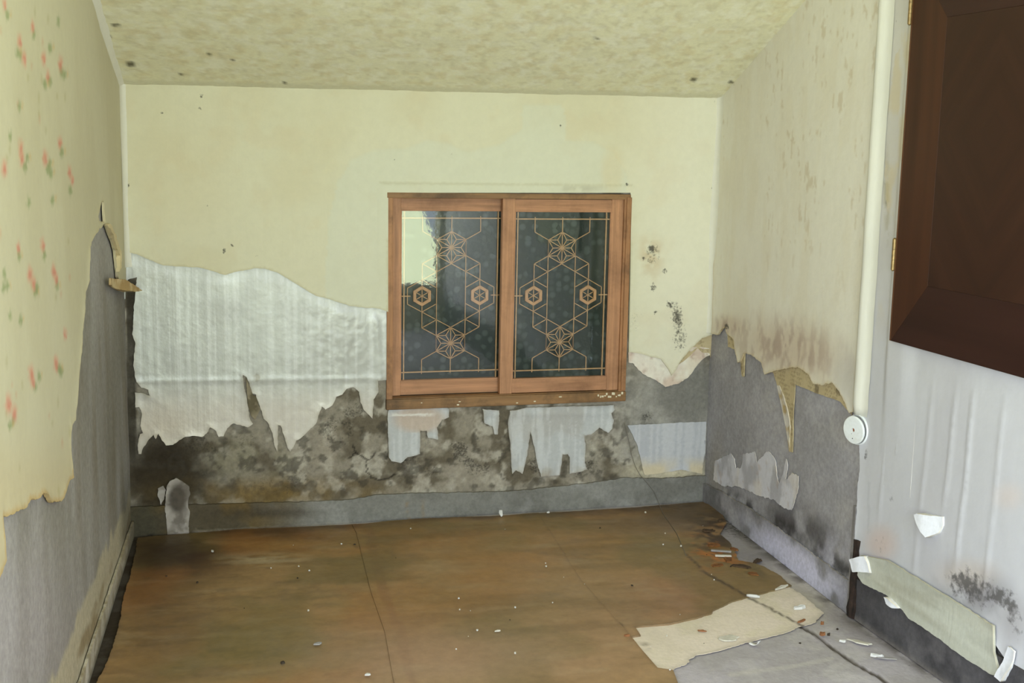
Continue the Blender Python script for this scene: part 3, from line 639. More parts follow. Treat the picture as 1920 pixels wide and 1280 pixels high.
def paint_wp_near(P):
    x, y = P.px, P.py
    P.fill((191, 191, 195)); P.mix((180, 178, 182), sst(.45, .7, P.n(5, 311, 4, 1, .3)) * .4)
    P.mix((208, 198, 168), sst(800, 200, y) * .35)
    P.mix((196, 172, 160), P.b(1655, 1018, 32, 36, .8) * .6); P.mix((140, 137, 140), P.b(1828, 1104, 80, 50, .8, .45) * (.35 + .6 * sst(.35, .6, P.n(16, 318, 5)))); P.mix((160, 156, 158), P.b(1905, 1165, 34, 50, .9) * .6); P.mix((206, 190, 172), P.b(1815, 1075, 60, 30, .9) * .4)
    P.mix((150, 140, 104), P.b(1664, 370, 5, 90, .9) * .6 * sst(.4, .6, P.n(40, 313)))
    P.mix((208, 188, 174), P.b(1895, 930, 30, 26, .9) * .35)
    P.mix((150, 150, 152), (sst(3, 1, np.abs(x - 1631)) * (y > 905) * (y < 1000)) * .3)
    m = .36 * P.b(1655, 1020, 28, 34, .9) + .56 * P.b(1826, 1102, 76, 50, .9, .45) + .08 * P.b(1805, 1085, 26, 20, .9) + .45 * P.b(1908, 1165, 26, 45, .9) + .40 * P.b(1673, 930, 12, 20, .9) + .52 * P.b(1627, 852, 6, 22, .8)
    m += .34 * P.b(1665, 350, 8, 110, .9) + .48 * P.b(1683, 40, 4, 10, .8) + .34 * P.b(1890, 1120, 30, 30, .9)
    P.mould = m + .02
def relief_wp_near(s, z, x, y, d):
    r = .003 * fbm(s, z * .25, 8, 321, 3) + .001 * fbm(s, z, 30, 322)
    w = fbm(s, z, 2.5, 323, 2) * .02
    for s0, a, z0, z1 in [(.13, .0030, .3, .8), (.19, .004, .5, .8), (.34, .0025, .2, .9), (.45, .004, .45, .9), (.53, .0045, .3, .9), (.66, .003, .2, .9)]:
        r = r + a * np.exp(-((s - s0 - w + .01 - (z - .6) * .03) / .007) ** 2) * sst(z0, z0 + .12, z) * sst(z1, z1 - .12, z)
    return r
sheet('wallpaper', wall_near, NR, [(-.012, .69), (-.014, 2.6, 0), (1.25, 2.6, 0), (1.25, .13, 0), (.85, .13, 0), (.72, .20), (.55, .195), (.40, .19), (.25, .18), (.12, .175), (.065, .17), (.03, .19), (.012, .22), (-.004, .26), (.0, .35), (-.008, .42), (-.004, .5), (-.012, .58)],
      M_PAPER_N, paint_wp_near, d=.0024, base=.001, step=.010, amp=.002, curl=.004, relief=relief_wp_near, seed=51, px=False)
def paint_strip(P):
    P.fill((180, 181, 167)); P.mix((164, 161, 144), sst(.42, .64, P.n(30, 331, 3, .12, 1)) * .6); P.mix((198, 200, 186), sst(.5, .64, P.n(22, 332, 3, .15, 1)) * .5)
strip = [(1624, 1040, 0), (1673, 1049), (1755, 1099), (1814, 1135), (1873, 1172, 0), (1874, 1221), (1886, 1268), (1868, 1262), (1832, 1240), (1787, 1208), (1741, 1174), (1714, 1158), (1700, 1141), (1692, 1136), (1690, 1128), (1676, 1116), (1651, 1104), (1628, 1092), (1618, 1077)]
sheet('paper_strip', wall_near, NR, strip, M_SCRAP, paint_strip, d=.002, base=.012, step=.009, amp=.0012, curl=.004, relief=lambda s, z, x, y, d: .004 * fbm(s * .3, z, 14, 341), seed=52)
M_WHITE = plain('torn_white_paper', (232, 233, 236), rough=.7, amt=.03, bump=.05)
def paint_white(P): P.fill((216, 217, 221))
sheet('curled_paper_end', wall_near, NR, [(1614, 1047), (1626, 1043), (1636, 1041), (1640, 1056), (1643, 1073), (1630, 1070), (1619, 1070), (1617, 1058)], M_SCRAP, paint_white, d=.002, base=.016, step=.006, amp=.0008, curl=.003, seed=53, relief=lambda s, z, x, y, d: .02 * sst(1640, 1614, x))
sheet('curled_paper_end', wall_near, NR, [(1676, 1117), (1684, 1121), (1692, 1131), (1698, 1139), (1690, 1138), (1680, 1130)], M_SCRAP, paint_white, d=.002, base=.018, step=.006, amp=.0006, curl=.003, seed=54, relief=lambda s, z, x, y, d: .012 * sst(1690, 1676, x))
sheet('torn_paper_flap', wall_near, NR, [(1735, 963), (1741, 961), (1757, 965), (1774, 968), (1774, 984), (1768, 998), (1753, 1006), (1747, 996), (1740, 980)], M_SCRAP, paint_white, d=.002, base=.006, step=.006, amp=.0006, curl=.001, seed=55, relief=lambda s, z, x, y, d: .030 * sst(1776, 1738, x))
sheet('curled_paper_end', wall_near, NR, [(1900, 1210), (1912, 1220), (1906, 1250), (1892, 1276), (1880, 1266), (1890, 1240)], M_SCRAP, paint_white, d=.002, base=.012, step=.007, amp=.001, curl=.003, seed=56, relief=lambda s, z, x, y, d: .010 * sst(1235, 1270, y))

# ------------------------------------------------------------------ left wall sheets
PINK = [(4, 8, 1), (56, 49, 1), (32, 77, 1.1), (41, 110, 1.2), (79, 110, 1.2), (86, 142, 1), (110, 120, 1.2), (35, 277, 1.2), (36, 297, 1.2), (81, 296, 1.3), (109, 268, 1), (127, 322, 1), (132, 337, .9), (3, 315, 1.4), (30, 464, 1), (77, 459, 1.1), (52, 514, 1.3), (59, 532, 1.2), (97, 507, 1.1), (102, 522, 1), (54, 700, 1.3), (57, 716, 1), (101, 680, 1.2), (11, 757, 1.6), (22, 775, 1.4), (119, 626, .9), (104, 690, .8)]
GREEN = [(9, 28), (59, 64), (28, 98), (34, 104), (118, 141), (112, 135), (81, 158), (90, 152), (47, 296), (43, 312), (90, 307), (86, 318), (92, 325), (129, 356), (112, 285), (4, 514), (9, 536), (2, 540), (68, 705), (62, 725), (14, 798), (20, 790), (108, 690), (112, 698), (32, 480), (80, 478), (62, 548), (66, 540), (104, 535), (15, 255), (32, 200), (50, 380), (95, 375), (14, 590), (34, 600), (106, 40), (90, 90)]
def paint_wp_left(P):
    x, y = P.px, P.py
    P.fill((200, 194, 168)); P.mix((190, 182, 152), sst(.42, .68, P.n(4, 351, 4, 1, .4)) * .45); P.mix((196, 176, 132), sst(780, 930, y) * .35)
    rr = np.random.default_rng(5)
    for k in range(150):                                           # faint sprigs of the print
        cx, cy = rr.uniform(-250, 128), rr.uniform(-250, 930)
        P.mix((168, 160, 112) if k % 3 else (196, 150, 118), P.b(cx, cy, 2.6, rr.uniform(6, 14), .8) * .40)
    w = (P.np_(.25, 71, 2) - .5) * 5
    for cx, cy in GREEN: P.mix((112, 134, 74), blob(x + w, y + w, cx, cy, 4.2, 11, .7) * .62)
    for cx, cy, r in PINK:
        P.mix((208, 142, 120), blob(x + w, y + w, cx, cy, 4.4 * r, 13 * r, .9) * .75); P.mix((198, 110, 98), blob(x + w, y + w, cx + 1, cy + 3, 2.4 * r, 7 * r, .9) * .5)
    for cx, cy in GREEN[::2]: P.mix((196, 160, 84), blob(x + w, y, cx + 6, cy - 2, 2.6, 8, .8) * .4)
    P.mix((184, 146, 84), sst(.012, .002, P.dist) * .7 * (y > 880)); P.mix((190, 172, 128), sst(.006, .001, P.dist) * .4)
    P.mould = P.px * 0 + .02 + .5 * P.b(196, 60, 3, 5, .8)
def relief_wp_left(s, z, x, y, d): return .003 * fbm(s, z * .4, 6, 361, 3) + .0008 * fbm(s, z, 30, 362)
lw = [LF.sz(p) for p in [(188, 376), (181, 392), (177, 405), (180, 414), (190, 416), (184, 427), (180, 428), (169, 446), (163, 465), (161, 490), (160, 525), (154, 561), (150, 610), (147, 647), (143, 690), (140, 719), (138, 760), (136, 785), (128, 800), (127, 825), (128, 849), (132, 895), (126, 900), (119, 915), (113, 932), (108, 940), (98, 940), (90, 942), (80, 926), (72, 924), (62, 936), (50, 935), (40, 953), (28, 955), (14, 965), (0, 967)]]
cz = ceil_z(-.474, LF.o[1] + 1.3) + .05
lwo = [(1.328, 1.75, 0), (1.328, LF.sz((232, 545))[1], 1)] + [LF.sz(p) for p in [(224, 540), (216, 520), (213, 490), (211, 470), (206, 452), (200, 438), (195, 424), (192, 418), (191, 400), (190, 378)]] + lw + [(-1.0, .70, 1), (-1.35, .69, 0), (-1.35, 2.62, 0), (-.6, 2.62, 0)]
sheet('wallpaper', wall_left, LF, lwo, M_PAPER, paint_wp_left, d=.0026, base=.001, step=.0085, amp=.0016, curl=.004, relief=relief_wp_left, seed=61, px=False)
sheet('torn_paper_flap', wall_left, LF, [(197, 521), (214, 524), (224, 538), (233, 545), (222, 547), (206, 541), (197, 534)], M_SCRAP, lambda P: (P.fill((196, 176, 138)), P.mix((168, 140, 96), sst(.4, .6, P.n(20, 4)))), d=.002, base=.012, step=.008, amp=.001, curl=.004, seed=62, relief=lambda s, z, x, y, d: .045 * sst(212, 232, x))
sheet('torn_paper_flap', wall_left, LF, [(193, 421), (200, 438), (207, 455), (212, 468), (215, 480), (214, 510), (218, 500), (219, 470), (212, 448), (203, 432), (197, 420)], M_SCRAP, lambda P: P.fill((206, 190, 152)), d=.002, base=.006, step=.008, amp=.002, curl=.008, seed=63)

# ------------------------------------------------------------------ floor paper: three lapped brown sheets and the cream underlay (parts of the floor)
def paint_vinyl(P):
    x, y = P.px, P.py
    P.fill((158, 126, 84)); P.mix((138, 116, 74), sst(.4, .66, P.n(3, 401, 6, .7, 1.6)) * .6); P.mix((166, 124, 76), sst(.48, .7, P.n(4, 402, 6, .6, 1.6)) * .5)
    P.mix((164, 132, 102), P.b(1120, 1200, 260, 130, .9) * .6); P.mix((160, 128, 100), P.b(720, 1230, 190, 70, .9) * .55)
    P.mix((150, 114, 60), P.b(560, 1020, 160, 40, .9) * .5); P.mix((122, 104, 60), P.b(430, 1210, 200, 80, .9) * .6)
    P.mix((128, 106, 66), P.b(900, 1180, 200, 80, .9) * .5)
    P.mix((112, 80, 46), np.clip(P.b(300, 1150, 110, 130, .9), 0, 1) * .6)
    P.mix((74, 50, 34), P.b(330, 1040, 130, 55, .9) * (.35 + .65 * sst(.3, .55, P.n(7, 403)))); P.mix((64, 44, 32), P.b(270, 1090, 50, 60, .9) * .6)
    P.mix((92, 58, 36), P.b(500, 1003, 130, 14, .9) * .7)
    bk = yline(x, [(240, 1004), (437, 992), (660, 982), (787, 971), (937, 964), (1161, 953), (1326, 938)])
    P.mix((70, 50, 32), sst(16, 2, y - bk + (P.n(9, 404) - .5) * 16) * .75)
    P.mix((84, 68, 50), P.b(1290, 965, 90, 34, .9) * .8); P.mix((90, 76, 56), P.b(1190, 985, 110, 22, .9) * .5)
    P.mix((168, 110, 48), P.b(1335, 1040, 46, 34, .8) * sst(.35, .6, P.n(22, 405)) * .8); P.mix((70, 54, 36), P.b(1400, 1060, 60, 26, .9, .4) * sst(.42, .58, P.n(20, 406)) * .8)
    P.mix((150, 104, 78), P.b(1290, 1120, 130, 55, .9) * .5)
    P.mix((100, 82, 52), sst(.54, .68, P.n(5, 407, 6, .5, 2.2)) * .3); P.mix((172, 150, 116), sst(.60, .78, P.n(9, 408, 6, .5, 2)) * .3)
    P.mix((186, 170, 140), P.b(500, 1050, 90, 14, .9) * sst(.45, .6, P.n(14, 409, 4, .5, 2)) * .6)
    P.mix((120, 84, 60), sst(10, 8, np.abs(x - 10 - yline(y, [(960, 668), (1000, 682), (1110, 708), (1188, 741), (1290, 764)]))) * .4)
    P.mix((110, 86, 58), sst(.004, .001, P.dist) * .4)
    P.mix((92, 70, 46), sst(.56, .66, P.n(16, 411, 5, .6, 1.6)) * .3 * sst(900, 500, x)); 
    P.mix((158, 104, 50), sst(.5, .68, P.n(2.2, 413, 5)) * .45 * sst(1250, 500, x)); P.mix((112, 98, 56), sst(.5, .66, P.n(2.6, 414, 5)) * .5)
    P.mix((176, 148, 128), P.b(830, 1235, 260, 75, .9) * .45)  # pale pinkish haze of the floor's sheen, painted into the colour
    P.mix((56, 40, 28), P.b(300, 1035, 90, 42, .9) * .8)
    P.mix((60, 46, 34), np.clip(P.b(1345, 1000, 60, 50, .8), 0, 1) * sst(.40, .55, P.n(26, 415, 5)) * .9); P.mix((186, 112, 40), P.b(1350, 1030, 60, 42, .7) * sst(.52, .62, P.n(24, 416, 5)) * .85)
    P.mix((62, 46, 34), sst(3.0, .9, segdist(x, y, CRACK)) * .8)
    P.c = P.c * np.array([.92, .93, .92])
    P.mould = .12 + .14 * sst(.4, .6, P.n(5, 410))
def relief_vinyl(s, z, x, y, d): return .003 * fbm(s, z, 3, 421, 3) + .0006 * fbm(s, z, 25, 422)
bkl = [(668, 984), (787, 973), (937, 967), (1010, 962)]
left_v = [(258, 1010), (437, 995), (560, 990), (668, 984, 0), (684, 1000, 0), (710, 1110, 0), (744, 1188, 0), (775, 1310, 0), (1010, 2200, 0), (-70, 2200), (178, 1290), (206, 1230), (222, 1180), (232, 1120), (244, 1085), (252, 1045)]
mid_v = [(660, 985), (787, 974), (937, 968), (1010, 963, 0), (1090, 1090, 0), (1143, 1150, 0), (1183, 1195, 0), (1203, 1220, 0), (1233, 1254, 0), (1262, 1258, 0), (1272, 1284, 0), (2006, 2200, 0), (985, 2200, 0), (740, 1290, 0), (722, 1188, 0), (695, 1110, 0), (668, 1000, 0)]
right_v = [(1003, 964), (1161, 955), (1318, 942), (1338, 952), (1356, 968), (1362, 983), (1357, 990), (1349, 1003), (1358, 1010), (1369, 1020), (1378, 1036), (1385, 1053), (1405, 1056), (1434, 1065), (1463, 1081), (1475, 1094), (1484, 1099), (1460, 1106), (1434, 1113, 0), (1398, 1122), (1373, 1129), (1337, 1146), (1333, 1152), (1307, 1160), (1253, 1172, 0), (1190, 1177, 0), (1201, 1193, 0), (1184, 1196, 0), (1140, 1150, 0), (1087, 1090, 0)]
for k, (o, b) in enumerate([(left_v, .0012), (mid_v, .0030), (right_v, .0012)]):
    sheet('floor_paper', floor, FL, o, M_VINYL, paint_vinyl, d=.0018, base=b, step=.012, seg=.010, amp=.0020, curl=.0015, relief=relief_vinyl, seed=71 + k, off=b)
def paint_cream(P):
    P.fill((220, 207, 190)); P.mix((206, 194, 174), sst(.42, .65, P.n(8, 431)) * .6); P.mix((208, 198, 170), sst(.52, .7, P.n(12, 432)) * .5)
    P.mix((96, 84, 64), P.b(1208, 1212, 12, 8, .8) * sst(.4, .6, P.n(50, 433)) * .7); P.mix((176, 166, 150), sst(.02, .0, P.dist) * .5); P.mix((92, 82, 68), sst(2.8, .8, segdist(P.px, P.py, CRACK)) * .85); P.mould = .13 + P.px * 0
sheet('underlay_paper', floor, FL, [(1170, 1170, 0), (1337, 1136), (1440, 1106), (1478, 1100), (1500, 1112), (1545, 1150), (1530, 1166), (1503, 1174), (1471, 1187), (1414, 1201), (1353, 1219), (1312, 1227), (1296, 1234), (1286, 1246), (1268, 1252), (1240, 1270, 0), (1190, 1230, 0)], M_SCRAP, paint_cream, d=.0010, step=.012, amp=.003, curl=.001, seed=76)

# ------------------------------------------------------------------ window: frame, two sliding sashes with lattice between two panes
def wood(name, rgb, stretch, dark=(60, 38, 22), da=.55): return plain(name, rgb, rough=.55, grain=1.0, amt=.22, bump=.12, stretch=stretch, dark=dark, dark_amt=da, dscale=5, spec=.3)
W_V = wood('orange_wood_upright', (178, 131, 96), (60, 60, 3), (92, 60, 38), .5); W_H = wood('orange_wood_rail', (175, 128, 94), (3, 60, 60), (92, 60, 38), .5)
W_VD = wood('stained_wood_upright', (164, 118, 80), (55, 55, 3), (60, 44, 30), .8); W_HD = wood('stained_wood_sill', (138, 104, 68), (3, 55, 55), (58, 44, 30), .9)
M_LAT = plain('lattice_wood', (186, 146, 106), rough=.6, grain=60, amt=.12); M_RING = plain('ring_wood', (184, 138, 98), rough=.55, grain=50, amt=.12)
m, nt, p = newmat('clear_pane'); L = nt.links.new
for n in list(nt.nodes): nt.nodes.remove(n)
out = nd(nt, 'ShaderNodeOutputMaterial'); mxs = nd(nt, 'ShaderNodeMixShader'); tr = nd(nt, 'ShaderNodeBsdfTransparent'); gl = nd(nt, 'ShaderNodeBsdfGlossy'); fr = nd(nt, 'ShaderNodeFresnel')
gl.inputs['Roughness'].default_value = .025; tr.inputs[0].default_value = (.95, .98, .96, 1); fr.inputs[0].default_value = 1.72
tcn = nd(nt, 'ShaderNodeTexCoord'); nz = nd(nt, 'ShaderNodeTexNoise'); nz.inputs['Scale'].default_value = 60; bpn = nd(nt, 'ShaderNodeBump'); bpn.inputs['Strength'].default_value = .006; bpn.inputs['Distance'].default_value = .01
L(tcn.outputs['Object'], nz.inputs['Vector']); L(nz.outputs['Fac'], bpn.inputs['Height']); L(bpn.outputs[0], gl.inputs['Normal'])
L(fr.outputs[0], mxs.inputs[0]); L(tr.outputs[0], mxs.inputs[1]); L(gl.outputs[0], mxs.inputs[2]); L(mxs.outputs[0], out.inputs[0])
M_PANE = m
m, nt, p = newmat('patterned_pane'); L = nt.links.new
tcn = nd(nt, 'ShaderNodeTexCoord'); vo = nd(nt, 'ShaderNodeTexVoronoi'); vo.inputs['Scale'].default_value = 36; L(tcn.outputs['Object'], vo.inputs['Vector'])
rm = nd(nt, 'ShaderNodeMapRange'); rm.inputs[1].default_value = .60; rm.inputs[2].default_value = .30; rm.inputs[3].default_value = 0; rm.inputs[4].default_value = 1
L(vo.outputs['Distance'], rm.inputs[0])
sp = nd(nt, 'ShaderNodeSeparateColor'); L(vo.outputs['Color'], sp.inputs[0]); gt = nd(nt, 'ShaderNodeMapRange'); gt.inputs[1].default_value = .45; gt.inputs[2].default_value = .75
L(sp.outputs[0], gt.inputs[0]); mu = nd(nt, 'ShaderNodeMath', operation='MULTIPLY'); L(rm.outputs[0], mu.inputs[0]); L(gt.outputs[0], mu.inputs[1])
nz = nd(nt, 'ShaderNodeTexNoise'); nz.inputs['Scale'].default_value = 40; nz.inputs['Detail'].default_value = 4; L(tcn.outputs['Object'], nz.inputs['Vector'])
bpn = nd(nt, 'ShaderNodeBump'); bpn.inputs['Strength'].default_value = .5; bpn.inputs['Distance'].default_value = .004; L(nz.outputs['Fac'], bpn.inputs['Height']); L(bpn.outputs[0], p.inputs['Normal'])
cmx = nd(nt, 'ShaderNodeMix', data_type='RGBA'); cmx.inputs[6].default_value = (.040, .056, .047, 1); cmx.inputs[7].default_value = (.10, .13, .115, 1); L(mu.outputs[0], cmx.inputs[0]); L(cmx.outputs[2], p.inputs['Base Color'])
p.inputs['Roughness'].default_value = .35; p.inputs['Transmission Weight'].default_value = .55; p.inputs['IOR'].default_value = 1.25
M_PATT = m
M_DARKGAP = plain('shadowed_track', (48, 36, 26), rough=.9)

fr0 = BK.sz((728, 366))[0]; WM = wall_frame(BK, 0, 0)
def wbox(name, x0, x1, y0, y1, z0, z1, mat, parent, bev=.0015):
    bm = box_bm(bmesh.new(), (x0, y0, z0), (x1, y1, z1), bev); o = bmobj(name, bm, mat); o.parent = parent; return o
wroot = bpy.data.objects.new('window_1', None); COL.objects.link(wroot); wroot.matrix_world = WM @ Matrix.Translation((1.48, 0, WZ0))
tagp(wroot, 'two pane sliding window in orange wood with hexagon lattice', 'window', kind='structure')
OX, OZ = 1.48, WZ0
def wb(name, x0, x1, y0, y1, z0, z1, mat, parent=wroot, bev=.0015): return wbox(name, x0 - OX, x1 - OX, y0, y1, z0 - OZ, z1 - OZ, mat, parent, bev)
wb('jamb', WS0 - .004, 1.004, -.13, .010, .470, 1.304, W_VD); wb('jamb', 1.955, WS1 + .002, -.13, .010, .470, 1.304, W_VD)
wb('jamb_lip', 1.964, 1.984, .010, .018, .500, 1.300, W_VD)
wb('header', WS0 - .004, WS1 + .002, -.13, .013, 1.291, 1.312, W_HD)
wb('sill', WS0 - .006, WS1 + .004, -.13, .020, .455, .496, W_HD, bev=.003); wb('sill_track', 1.004, 1.955, -.030, .012, .496, .500, W_HD)
bm = bmesh.new(); rr = random.Random(3)
for k in range(13):
    x = 1.862 + k * .0085 + rr.uniform(-.003, .003) - OX; z = .476 - OZ + rr.uniform(-.004, .010); box_bm(bm, (x, .0195, z), (x + rr.uniform(.004, .010), .0218, z + rr.uniform(.004, .011)), .0006)
for k in range(7):
    x = rr.uniform(1.05, 1.8) - OX; z = .462 - OZ + rr.uniform(0, .02); box_bm(bm, (x, .0195, z), (x + rr.uniform(.003, .010), .0212, z + rr.uniform(.003, .006)), .0005)
o = bmobj('paint_flakes', bm, plain('old_cream_paint', (214, 206, 180), rough=.8, amt=.06)); o.parent = wroot; tagp(o, kind='stuff')

def lattice_bm(gx0, gx1, gz0, gz1, y):
    """sticks of the lattice on a triangular net: column c, row r"""
    bm = bmesh.new(); w = gx1 - gx0; h = gz1 - gz0; cx = (gx0 + gx1) / 2; cz = (gz0 + gz1) / 2; du = w * .1425; dv = h * .0952
    def pt(c, r): return (cx + c * du, cz - r * dv)
    def stick(a, b, t=.0032):
        a = Vector((a[0], y, a[1])); b = Vector((b[0], y, b[1])); d = (b - a); n = Vector((-d.z, 0, d.x)).normalized() * t / 2; q = Vector((0, t * .8, 0))
        vs_ = [bm.verts.new(v) for v in (a + n - q, a - n - q, b - n - q, b + n - q, a + n + q, a - n + q, b - n + q, b + n + q)]
        for f in ((0, 1, 2, 3), (7, 6, 5, 4), (0, 4, 5, 1), (1, 5, 6, 2), (2, 6, 7, 3), (3, 7, 4, 0)): bm.faces.new([vs_[i] for i in f])
    bx0, bx1 = gx0 + .038 * w, gx1 - .042 * w; bz1, bz0 = gz1 - .042 * h, gz0 + .045 * h
    stick((bx0, gz0), (bx0, gz1), .0046); stick((bx1, gz0), (bx1, gz1), .0046); stick((gx0, bz1), (gx1, bz1), .0046); stick((gx0, bz0), (gx1, bz0), .0046)
    E = []
    for sg in (-1, 1):                                             # the two stars
        C = (0, 3 * sg); hx = [(0, -1), (1, -.5), (1, .5), (0, 1), (-1, .5), (-1, -.5)]; hp = [(C[0] + a, C[1] + b) for a, b in hx]
        for i in range(6):
            a, b = hp[i], hp[(i + 1) % 6]; g = ((a[0] + b[0] + C[0]) / 3, (a[1] + b[1] + C[1]) / 3)
            E += [(a, b), (C, a), (g, a), (g, b), (g, C)]
        for sx in (-1, 1):
            E += [((sx, 3.5 * sg), (2 * sx, 4 * sg)), ((sx, 2.5 * sg), (2 * sx, 2 * sg)), ((2 * sx, 2 * sg), (sx, 1.5 * sg)), ((sx, 1.5 * sg), (0, 2 * sg)), ((sx, 1.5 * sg), (2 * sx, sg)),
                  ((2 * sx, sg), (sx, .5 * sg)), ((2 * sx, sg), (3 * sx, .5 * sg))]
            stick(pt(2 * sx, 4 * sg), (pt(2 * sx, 0)[0], (bz1 + .008) if sg < 0 else (bz0 - .008)))
        stick(pt(0, 4 * sg), (cx, (bz1 + .008) if sg < 0 else (bz0 - .008)))
    for sx in (-1, 1):
        E += [((sx, -3.5), (sx, 3.5)), ((2 * sx, -2), (2 * sx, 2)), ((3 * sx, -.5), (3 * sx, .5))]
        xr = pt(2 * sx, 0)[0]
        stick((xr + sx * .052 * .9, cz), (gx1 if sx > 0 else gx0, cz), .0042)
        for k in range(3):                                         # spokes inside the ring
            a = math.pi / 2 + k * math.pi / 3; stick((xr + .026 * math.cos(a), cz + .026 * math.sin(a)), (xr - .026 * math.cos(a), cz - .026 * math.sin(a)), .0028)
    for a, b in E: stick(pt(*a), pt(*b), .0030)
    return bm, [(pt(2 * sx, 0)[0], cz) for sx in (-1, 1)]
def ring_bm(y):
    bm = bmesh.new(); R0, R1 = .0415, .0275; V = {}
    for k in range(6):
        a = math.pi / 2 + k * math.pi / 3
        for j, R in enumerate((R0, R1)):
            for q, yy in enumerate((y - .004, y + .004)): V[k, j, q] = bm.verts.new((R * math.cos(a), yy, R * math.sin(a)))
    for k in range(6):
        n = (k + 1) % 6
        for f in ([(k, 0, 1), (n, 0, 1), (n, 1, 1), (k, 1, 1)], [(k, 0, 0), (k, 1, 0), (n, 1, 0), (n, 0, 0)], [(k, 0, 0), (n, 0, 0), (n, 0, 1), (k, 0, 1)], [(k, 1, 0), (k, 1, 1), (n, 1, 1), (n, 1, 0)]): bm.faces.new([V[i] for i in f])
    bmesh.ops.bevel(bm, geom=bm.edges[:], offset=.0008, segments=1, affect='EDGES')
    return bm
RINGM = None
def sash(x0, x1, gx0, gx1, yc):
    """one sliding sash; yc = depth of its middle"""
    global RINGM
    r = bpy.data.objects.new('sash', None); COL.objects.link(r); r.parent = wroot; y0, y1 = yc - .014, yc + .014; gz0, gz1 = .561, 1.238
    wb('stile', x0, gx0, y0, y1, .500, 1.291, W_V, r); wb('stile', gx1, x1, y0, y1, .500, 1.291, W_V, r)
    wb('rail', gx0, gx1, y0 + .001, y1 - .001, 1.238, 1.289, W_H, r); wb('rail', gx0, gx1, y0 + .001, y1 - .001, .502, .561, W_H, r)
    wb('bead', gx0, gx0 + .004, yc + .004, yc + .012, gz0, gz1, W_V, r, .0005); wb('bead', gx1 - .004, gx1, yc + .004, yc + .012, gz0, gz1, W_V, r, .0005)
    bm, rc = lattice_bm(gx0 - OX, gx1 - OX, gz0 - OZ, gz1 - OZ, yc - .002); o = bmobj('lattice', bm, M_LAT); o.parent = r
    for cx, cz in rc:
        if RINGM is None: o = bmobj('hexagon_ring', ring_bm(0), M_RING); RINGM = o.data
        else: o = bpy.data.objects.new('hexagon_ring', RINGM); COL.objects.link(o)
        o.parent = r; o.location = (cx, yc - .001, cz)
    for nm, yy, mt in (('glass_pane', yc + .006, M_PANE), ('patterned_glass', yc - .011, M_PATT)):
        bm = bmesh.new(); vv = [bm.verts.new((a - OX, yy, b - OZ)) for a, b in ((gx0, gz0), (gx1, gz0), (gx1, gz1), (gx0, gz1))]; bm.faces.new(vv)
        o = bmobj(nm, bm, mt); o.parent = r
        if mt is M_PATT: 
            so = o.modifiers.new('thick', 'SOLIDIFY'); so.thickness = .003; so.offset = 1
    return r
s1 = sash(1.004, 1.498, 1.043, 1.458, -.052); tagp(s1, 'left sash running in the rear track')
s2 = sash(1.446, 1.955, 1.497, 1.905, -.014); tagp(s2, 'right sash running in the front track')

# ------------------------------------------------------------------ conduit under the paper, round junction box, rotten post
M_COND = plain('papered_conduit', (210, 208, 196), rough=.6, grain=14, amt=.05, bump=.15, stretch=(1, 1, .2))
def conduit():
    s0 = RF.L - .030; prof = [(-.050, .0035), (-.034, .006), (-.022, .016), (-.012, .026), (.0, .030), (.012, .027), (.022, .018), (.034, .010), (.052, .007)]
    V = []; F = []; zz = np.linspace(.668, 2.45, 60); r = random.Random(2); n = len(prof)
    for k, z in enumerate(zz):
        wob = (r.random() - .5) * .003
        for (a, d) in prof:
            fl = 1.0 if k else .85
            q = RF.at(s0, 0) + RF.u * (a * fl + wob) + RF.n * (d * fl); V.append((q[0], q[1], z))
    for k in range(len(zz) - 1):
        for j in range(n - 1): a = k * n + j; F.append((a, a + 1, a + n + 1, a + n))
    c = len(V); V.append(tuple(RF.at(s0, .668, .004)))
    for j in range(n - 1): F.append((c, j + 1, j))
    return meshobj('conduit', V, F, M_COND, smooth=True)
tagp(conduit(), 'white papered cable conduit running down the right wall to a round box', 'conduit')

M_DISC = plain('white_plastic', (222, 226, 226), rough=.45, amt=.04, bump=.05, dark=(150, 140, 120), dark_amt=.25, dscale=30)
M_BROWN = plain('rusty_box', (150, 96, 70), rough=.8); M_HOLE = plain('dark_hole', (24, 20, 16), rough=1)
JC = BK.n * 0 + RF.at(RF.L - .018, .621, .022)
jr = bpy.data.objects.new('junction_box', None); COL.objects.link(jr)
nrm = Vector(RF.n).lerp(Vector(-BK.u * .0 + np.array([-.75, -.66, 0])), .30).normalized()
ux = Vector((0, 0, 1)).cross(nrm) * -1
jr.matrix_world = Matrix([[ux[0], nrm[0], 0, JC[0]], [ux[1], nrm[1], 0, JC[1]], [ux[2], nrm[2], 1, JC[2]], [0, 0, 0, 1]])
tagp(jr, 'round white junction box with a loose cover at the end of the conduit', 'junction box')
def lathe(name, prof, mat, parent, n=40, smooth=True):
    """prof: (radius, y) from the axis out; axis = local y"""
    bm = bmesh.new(); rings = []
    for r, y in prof:
        rings.append([bm.verts.new((r * math.cos(2 * math.pi * k / n), y, r * math.sin(2 * math.pi * k / n))) for k in range(n)] if r > 1e-6 else [bm.verts.new((0, y, 0))])
    for a, b in zip(rings[:-1], rings[1:]):
        for k in range(n):
            q = (k + 1) % n
            if len(a) == 1: bm.faces.new((a[0], b[k], b[q]))
            elif len(b) == 1: bm.faces.new((a[k], b[0], a[q]))
            else: bm.faces.new((a[k], b[k], b[q], a[q]))
    o = bmobj(name, bm, mat, None, smooth); o.parent = parent; return o
